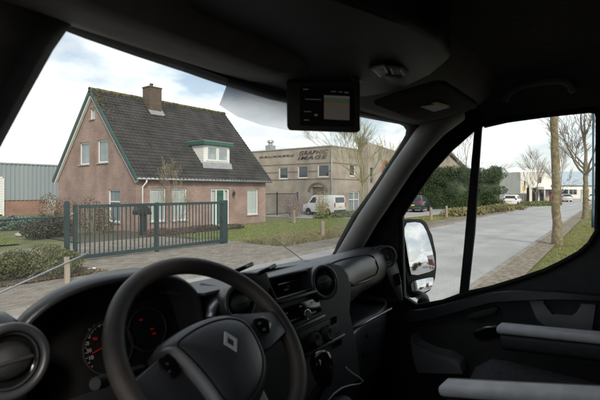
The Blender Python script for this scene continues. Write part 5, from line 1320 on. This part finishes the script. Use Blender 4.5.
for i in range(15):
    a = R(215 - 12 * i); Ms = frameM(PG(109, 347, .003), (1, 0, 0), (0, .30, 1))
    p0, p1 = Ms @ Vector((math.cos(a) * .046, math.sin(a) * .046, 0)), Ms @ Vector((math.cos(a) * .050, math.sin(a) * .050, 0)); b = MB(); b.tube([p0, p1], .0007, 4); b.build('gauge_tick', 'dial_white', binn)
b = MB(); b.tube([PG(92.5, 353.6, .006), PG(109, 344, .006)], .0012, 5); b.build('needle', 'dial_red', binn)
b = MB(); b.prism([PG(*c, off=.003) for c in ((93, 337.5), (97, 337.5), (97, 340), (93, 340))], gpn * .001); b.build('warning_lamp', 'dial_red', binn)
for i, (px, py) in enumerate(((152, 329), (154, 333.5), (141, 320))):
    b = MB(); b.prism([PG(px + dx, py + dy, off=.003) for dx, dy in ((-1.6, -.6), (1.6, -1.2), (1.7, .5), (-1.5, 1.1))], gpn * .001); b.build('warning_lamp', 'dial_red', binn)
# steering wheel
SC = P(215.5, 345, D=.785); SU = Vector((0, .7071, .7071)); SNn = Vector((0, -.7071, .7071))
SM = frameM(SC, (1, 0, 0), SU)
def PSW(px, py, off=0.0): return PP(px, py, SC + SNn * off, SNn)
sw = bpy.data.objects.new('steering_wheel', None); COL.objects.link(sw); sw.parent = van
b = MB(); b.torus(SM, .1785, .0165, 96, 18, 1.05); b.build('rim', 'worn_leather', sw, smooth=True)
hub = [(158, 346), (175, 332), (199, 319.5), (222, 313.5), (240, 315.5), (252, 325), (262, 343), (269, 362), (268, 385), (258, 406), (240, 426), (222, 420), (205, 394), (187, 372), (169, 354)]
inv = SM.inverted()
hl = [inv @ PSW(*c, off=.02) for c in hub]; hc = sum(hl, Vector()) / len(hl)
def smooth_loop(pts, n=3):
    for _ in range(n):
        out = []
        for i in range(len(pts)):
            a_, b_ = pts[i], pts[(i + 1) % len(pts)]; out += [a_ * .75 + b_ * .25, a_ * .25 + b_ * .75]
        pts = out
    return pts
hl = smooth_loop(hl, 2)
b = MB(); rows = []
for k, z in ((.90, -.045), (1.02, -.03), (1.03, 0), (1.0, .012), (.95, .022), (.84, .030), (.66, .036), (.40, .040), (.12, .042)):
    r_ = [SM @ Vector((hc.x + (v.x - hc.x) * k, hc.y + (v.y - hc.y) * k, z)) for v in hl]; r_.append(r_[0]); rows.append(r_)
rows.append([SM @ Vector((hc.x, hc.y, .0422))] * len(rows[0]))
b.grid(rows); bmesh.ops.remove_doubles(b.bm, verts=b.bm.verts, dist=1e-5); hubo = b.build('hub', 'dash_plastic', sw, smooth=True)
b = MB(); r_ = [SM @ Vector((hc.x + (v.x - hc.x) * .80, hc.y + (v.y - hc.y) * .80, .0315)) for v in hl]; r_.append(r_[0]); b.tube(r_, .0016, 5, cap=False); b.build('hub_seam', 'rubber', hubo if False else sw, smooth=True)
def spoke(pts, z0=-.012, z1=.008, name='spoke', m='dash_plastic'):
    b = MB(); b.prism([SM @ Vector((x, y, z0)) for x, y in pts], SNn * (z1 - z0), .006); return b.build(name, m, sw, auto=40, smooth=True)
spoke([(-.175, -.070), (-.175, -.012), (-.12, .004), (-.06, .020), (-.02, -.09), (-.10, -.085)], -.014, .014)
spoke([(.175, -.030), (.175, .022), (.12, .030), (.06, .045), (.04, -.05), (.10, -.045)], -.014, .012)
spoke([(-.045, -.06), (.045, -.06), (.030, -.175), (-.030, -.175)], -.014, .010)
for pts, dots in ((((157, 361), (166, 355), (174, 361), (179, 375), (171, 381), (160, 371)), ((167, 364), (169.5, 371.5))), (((252, 321), (262, 318), (270, 325), (268, 335), (259, 333)), ((259.5, 323.5), (264, 329.5)))):
    b = MB(); b.prism([PSW(*c, off=.012) for c in pts], SNn * .008, .003); bt = b.build('wheel_buttons', 'gloss_black', sw, auto=40, smooth=True)
    for c in dots:
        b = MB(); b.prism([PSW(c[0] + dx, c[1] + dy, off=.0205) for dx, dy in ((-1.4, -1), (1.2, -1.4), (1.5, 1), (-1.1, 1.5))], SNn * .0008); b.build('button_mark', 'metal_grey', sw)
# diamond badge
bc = inv @ PSW(230, 342.5, off=.040); bw_, bh_ = .0150, .0205
def dia(k): return [(bc.x, bc.y + bh_ * k), (bc.x + bw_ * k, bc.y), (bc.x, bc.y - bh_ * k), (bc.x - bw_ * k, bc.y)]
b = MB(); b.plate(dia(1.0), [dia(.55)], lambda a, c, d: SM @ Vector((a, c, .0385 + d)), .005); b.build('badge', mat('badge_silver', (0.72, 0.73, 0.76), (0.82, 0.83, 0.86), 0.3, 60, metal=0.2), sw)
# column and stalks
b = MB(); b.tube([SC - SNn * .03, SC - SNn * .12, SC - SNn * .24], [.055, .062, .07], 16); b.build('steering_column', 'black_plastic', van, smooth=True)
b = MB(); e = P(95, 384, Y=.625); s0 = Vector((.44, .70, 1.735)); b.tube([s0, s0.lerp(e, .5), s0.lerp(e, .80), s0.lerp(e, .82), e], [.008, .008, .008, .0105, .009], 14); b.build('stalk', 'black_plastic', van, smooth=True, auto=40)
b = MB(); e = P(270, 330, Y=.64); s0 = Vector((.56, .70, 1.735)); b.tube([s0, s0.lerp(e, .6), e], [.010, .010, .011], 10); b.build('stalk', 'dark_grey_plastic', van, smooth=True)
# gear lever
gk = P(322, 366, Y=.56); b = MB(); M = Matrix.Translation(gk) @ Matrix.Rotation(R(-12), 4, 'X')
b.lathe([(0, .034), (.012, .033), (.021, .026), (.026, .010), (.025, -.008), (.019, -.03), (.013, -.042)], M, 24); gl = b.build('gear_knob', 'gloss_black', van, smooth=True)
b = MB(); b.tube([gk - Vector((0, 0, .04)), gk + Vector((.01, .05, -.12)), gk + Vector((.02, .12, -.20))], [.011, .014, .04], 12); b.build('gear_lever', 'rubber', van, smooth=True)
b = MB(); b.box((.86, .69, 1.40), (.34, .22, .14), Matrix.Rotation(R(-25), 3, 'X'), .03, 3); b.build('gear_console', 'black_plastic', van, auto=45, smooth=True)
# passenger seat
seat = bpy.data.objects.new('passenger_seat', None); COL.objects.link(seat); seat.parent = van
b = MB(); rows = []
for j in range(13):
    v = j / 12; y = .45 - .62 * v
    rows.append([])
    for i in range(17):
        u = i / 16; x = 1.06 + .51 * u; e = abs(u - .5) * 2
        z = 1.485 - .05 * (1 - min(1, v * 7)) ** 2 + .035 * max(0, (e - .55) / .45) ** 2 * (1 if e < .9 else 0) - (.06 * ((e - .9) / .1) ** 2 if e > .9 else 0) - .018 * math.exp(-((e - .52) / .05) ** 2) - .02 * v
        rows[-1].append((x, y, z))
front_ = [(x, y + .01, 1.30) for x, y, z in rows[0]]
b.grid([front_] + rows); cush = b.build('cushion', 'seat_fabric', seat, smooth=True)
for u_ in (.24, .76):
    b = MB(); b.tube([Vector(r_[int(round(u_ * 16))]) + Vector((0, 0, .002)) for r_ in rows], .0025, 6); b.build('seat_seam', 'rubber', seat, smooth=True)
b = MB(); b.box((1.315, .12, 1.38), (.50, .60, .12), None, .03); b.box((1.315, .10, 1.16), (.44, .5, .30), None, .02); b.build('seat_base', 'black_plastic', seat, auto=40, smooth=True)
b = MB(); b.box((1.315, -.24, 1.80), (.48, .13, .70), Matrix.Rotation(R(12), 3, 'X'), .05, 3); b.box((1.315, -.34, 2.23), (.26, .09, .18), Matrix.Rotation(R(8), 3, 'X'), .035, 3); b.build('backrest', 'seat_fabric', seat, auto=45, smooth=True)
for x, tz, ty_, th in ((1.035, 1.583, .378, 12.0), (1.60, 1.583, .392, 5.0)):
    ro = Matrix.Rotation(R(-th), 3, 'X'); tip = Vector((x, ty_, tz)); bk = ro @ Vector((0, -1, 0)); upv = ro @ Vector((0, 0, 1))
    b = MB(); b.box(tip + bk * .30, (.068, .60, .026), ro, .011, 4); b.build('armrest', 'armrest_vinyl', seat, auto=60, smooth=True)
    b = MB(); b.tube([tip + bk * (.012 + .57 * i / 6) + upv * .0135 + ro @ Vector((.022, 0, 0)) for i in range(7)], .0011, 5); b.build('armrest_seam', 'door_grey', seat, smooth=True)
    b = MB(); b.box(tip + bk * .30 - upv * .040, (.060, .585, .056), ro, .016, 3); b.build('armrest_base', 'black_plastic', seat, auto=60, smooth=True)
# door mirror
mc = P(418, 250, X=2.08); vdir = (mc - CAMP).normalized()
want = Vector((.10, -.99, -.02)).normalized()
v2 = (P(418, 265, X=2.08) - CAMP).normalized(); mn_ = (Vector((.13, -.99, .0)).normalized() - v2).normalized()
MR = 1.5
mn_ = (mn_ + Vector((0, 0, .05))).normalized()
def PM(px, py, off=0.0): return PP(px, py, mc + mn_ * off, mn_)
mir = bpy.data.objects.new('door_mirror', None); COL.objects.link(mir); mir.parent = van
def pl2(pts): return [(PM(*c) - mc) for c in pts]
b = MB(); b.prism([PM(*c, off=-.004) for c in ((400, 221), (408, 218.5), (423, 218.8), (428, 223), (432, 235), (436, 254), (437.5, 268), (436, 279), (431, 291), (422, 296.5), (412, 298.5), (408, 293), (404, 262))], -mn_ * .09, .012); b.build('housing', 'black_plastic', mir, auto=45, smooth=True)
g1_ = [PM(*c, off=-.001) for c in ((402, 223.5), (418, 221.8), (423.5, 227), (429.5, 245), (434, 265), (433.5, 270.5), (411, 276.6), (408.5, 268), (405, 248))]
def convex(loop, cc, rad, bulge, name):
    b = MB(); rows = []; lp2 = smooth_loop(loop, 1)
    for k in [1 - i / 12 for i in range(12)]:
        r_ = []
        for v in lp2:
            q = cc + (v - cc) * k; dd_ = (q - cc).length; r_.append(q + mn_ * (bulge - dd_ * dd_ / (2 * rad)))
        r_.append(r_[0]); rows.append(r_)
    rows.append([cc + mn_ * bulge] * len(rows[0]))
    b.grid(rows); bmesh.ops.remove_doubles(b.bm, verts=b.bm.verts, dist=1e-6); return b.build(name, 'mirror', mir, smooth=True)
convex(g1_, mc, MR, .014, 'mirror_glass')
g2_ = [PM(*c, off=.0) for c in ((410, 282), (418, 279.5), (432, 277), (433.5, 279), (431, 288), (424, 292), (413, 295.2), (411.5, 292))]
c2 = sum(g2_, Vector()) / len(g2_); convex(g2_, c2, .45, .010, 'mirror_glass')
b = MB(); b.tube([PM(414, 292, off=-.07), Vector((2.0, .82, 1.545)), Vector((1.90, .78, 1.54))], [.022, .022, .03], 10); b.build('mirror_arm', 'black_plastic', mir, smooth=True)
# ---------------- loose things in the cab
gpsD = .95; gc = P(322, 108, D=gpsD); gn = (-AXIS + Vector((0, 0, -.10))).normalized()
def PN(px, py, off=0.0): return PP(px, py, gc + gn * off, gn)
gps = thing('navigation_display', 'black navigation display with a map screen hanging from the windscreen header', 'display', gc + Vector((0, 0, -.065)))
def gpart(name, pts, o0, o1, m, bev, parent):
    b = MB(); L0 = gps.location
    b.prism([PN(*c, off=o0) - L0 for c in pts], gn * (o1 - o0), bev); return b.build(name, m, parent, auto=40, smooth=True)
gpart('housing', ((287, 83.5), (358, 84), (358, 131), (355.5, 132.8), (290, 130.5), (287.5, 128)), -.035, .0, 'black_plastic', .003, gps)
scr = gpart('screen', ((300, 87), (354, 88), (354, 127), (300, 125.5)), .0005, .0015, mat('screen_matt', (0.006, 0.006, 0.008), (0.008, 0.008, 0.010), 0.6, 5, spec=0.15), 0, gps)
def emi(n, c, s=.06):
    c = tuple(v * .62 + .02 for v in c); return mat(n, c, c, .4, 1, emit=c, estr=s, spec=.2)
for n_, c, pts in (('map_sky', (.45, .40, .48), ((324, 95), (349.5, 96.3), (349.5, 99), (324, 97.5))), ('map_green', (.22, .34, .15), ((324, 97.6), (349.5, 99.1), (349.5, 104), (336, 102), (324, 102.6))), ('map_orange', (.50, .30, .22), ((324, 102.7), (336, 102.1), (349.5, 104.1), (349.5, 108), (336, 104.8), (324, 105))), ('map_tan', (.36, .32, .28), ((324, 105.1), (336, 104.9), (349.5, 108.1), (349.5, 120.3), (324, 119)))):
    gpart(n_, pts, .0018, .0022, emi(n_, c), 0, scr)
for n_, c, pts in (('screen_text', (.30, .31, .36), ((303, 88.6), (308.5, 88.8), (308.5, 89.8), (303, 89.6))), ('screen_text', (.30, .31, .36), ((305, 98.6), (321, 99.2), (321, 100), (305, 99.4))), ('screen_text', (.30, .31, .36), ((331, 91), (336, 91.1), (336, 92), (331, 91.9))), ('screen_text', (.30, .31, .36), ((338.5, 91.4), (342.5, 91.5), (342.5, 92.4), (338.5, 92.3))), ('screen_text', (.30, .31, .36), ((344.5, 91.8), (348.5, 91.9), (348.5, 93.2), (344.5, 93.1))), ('screen_text', (.30, .31, .36), ((304, 111), (311, 111.2), (311, 112), (304, 111.8))), ('screen_text', (.30, .31, .36), ((304, 119.4), (309, 119.6), (309, 120.6), (304, 120.4))), ('screen_icon', (.40, .38, .10), ((314.5, 114), (317.6, 114.1), (317.6, 116), (314.5, 115.9)))):
    gpart(n_, pts, .0018, .0022, emi(n_ + str(c[0]), c), 0, scr)
b = MB(); b.tube([gc - gn * .03 + Vector((0, 0, .055)) - gps.location, Vector((.80, .58, 2.31)) - gps.location], [.018, .022], 10); b.build('mount', 'black_plastic', gps)
# phone holder on the dash
ph = P(255, 285, Y=.725); hold = thing('phone_holder', 'black two-pronged phone holder standing on the dashboard centre', 'phone holder', ph + Vector((0, 0, -.05)))
L0 = hold.location
def hpt(px, py, Y=.72): return P(px, py, Y=Y) - L0
for a_, c_ in (((232, 273), (252, 264)), ((258, 274), (275, 265.5))):
    b = MB(); b.tube([hpt(a_[0], a_[1]), hpt(*c_)], .0055, 8); b.build('prong', 'gloss_black', hold, smooth=True)
b = MB(); b.prism([hpt(*c, Y=.735) for c in ((236, 272), (262, 272), (266, 284), (262, 297), (250, 296), (240, 284))], (0, -.018, 0), .004); b.build('cradle', 'black_plastic', hold, auto=40, smooth=True)
# white cable
cab_pts = [(346, 367.5), (352, 373), (359, 377.5), (363, 381), (360, 384), (350, 385.5), (342, 388), (334, 394), (326, 404)]
b = MB(); b.tube([P(*c, Y=.60) for c in cab_pts], .0022, 7); o = b.build('charging_cable', 'white_cable', smooth=True); tag(o, 'thin white charging cable looping beside the gear knob', 'cable')

# ------------------------------------------------------------------ what the door mirror shows behind the van
def refl(px, py, dist):
    p = PM(px, py); d = (p - CAMP).normalized(); n_ = (mn_ + (p - mc) / MR).normalized(); r_ = d - n_ * (2 * d.dot(n_)); return p + r_ * dist, r_
pos, rd_ = refl(431.5, 264, 34)
lor = thing('red_lorry', 'red lorry cab with tall white box body reflected in the door mirror', 'lorry', (pos.x, pos.y, 0), math.atan2(-rd_.y, -rd_.x) - R(90) + R(10))
b = MB(); b.prism([(-1.2, -1.2, .55), (-1.2, .55, .55), (-1.2, .75, 1.5), (-1.2, .45, 2.75), (-1.2, -1.2, 2.85)], (2.4, 0, 0), .06); b.build('cab', 'car_red', lor, auto=40, smooth=True)
b = MB(); b.prism([(-1.05, .745, 1.65), (1.05, .745, 1.65), (1.0, .50, 2.55), (-1.0, .50, 2.55)], (0, .03, .005)); b.build('windscreen', 'car_glass', lor)
b = MB(); b.box((0, .72, .75), (2.42, .25, .4), None, .05); b.build('bumper', 'white_paint', lor)
for s in (-1, 1):
    b = MB(); b.box((s * .9, .80, 1.0), (.4, .1, .25), None, .03); b.build('headlight', 'lens_clear', lor)
    for y in (-.3, -5.5):
        b = MB(); M = Matrix.Translation((s * 1.05, y, .48)) @ Matrix.Rotation(R(90), 4, 'Y'); b.lathe([(0, -.14), (.44, -.14), (.48, -.09), (.48, .09), (.44, .14), (0, .14)], M, 20); b.build('wheel', 'tyre', lor)
b = MB(); b.span((-1.27, -7.5, .95), (1.27, -1.35, 3.9)); b.build('cargo_box', 'car_white', lor)
pos, rd_ = refl(424, 265, 42)
car('parked_car', 'white car beside the lorry in the door mirror reflection', 'car', (pos.x, pos.y, 0), math.atan2(-rd_.y, -rd_.x), 4.0, 1.74, HP, 'car_white', (.95, 1.52), pillars=([(-.27, 1.02), (-.27, 1.40), (.2, 1.36), (.75, 1.01)],))
for i, (px, dist) in enumerate(((411, 38), (414.5, 55), (418, 75))):
    pos, rd_ = refl(px, 264, dist); shrub('roadside_bush', 'brown roadside bush reflected at the left of the door mirror, %s' % ('nearest', 'middle one', 'farthest')[i], 'bush', (pos.x, pos.y, 0), [((0, 0, 1.2), (1.4, 1.4, 1.3)), ((.8, .5, 1.0), (1.1, 1.0, 1.1))], 1800, .12, ('leaf_brown', 'leaf_yellow', 'leaf_dark')[i], 8, group='bushes seen in the mirror')
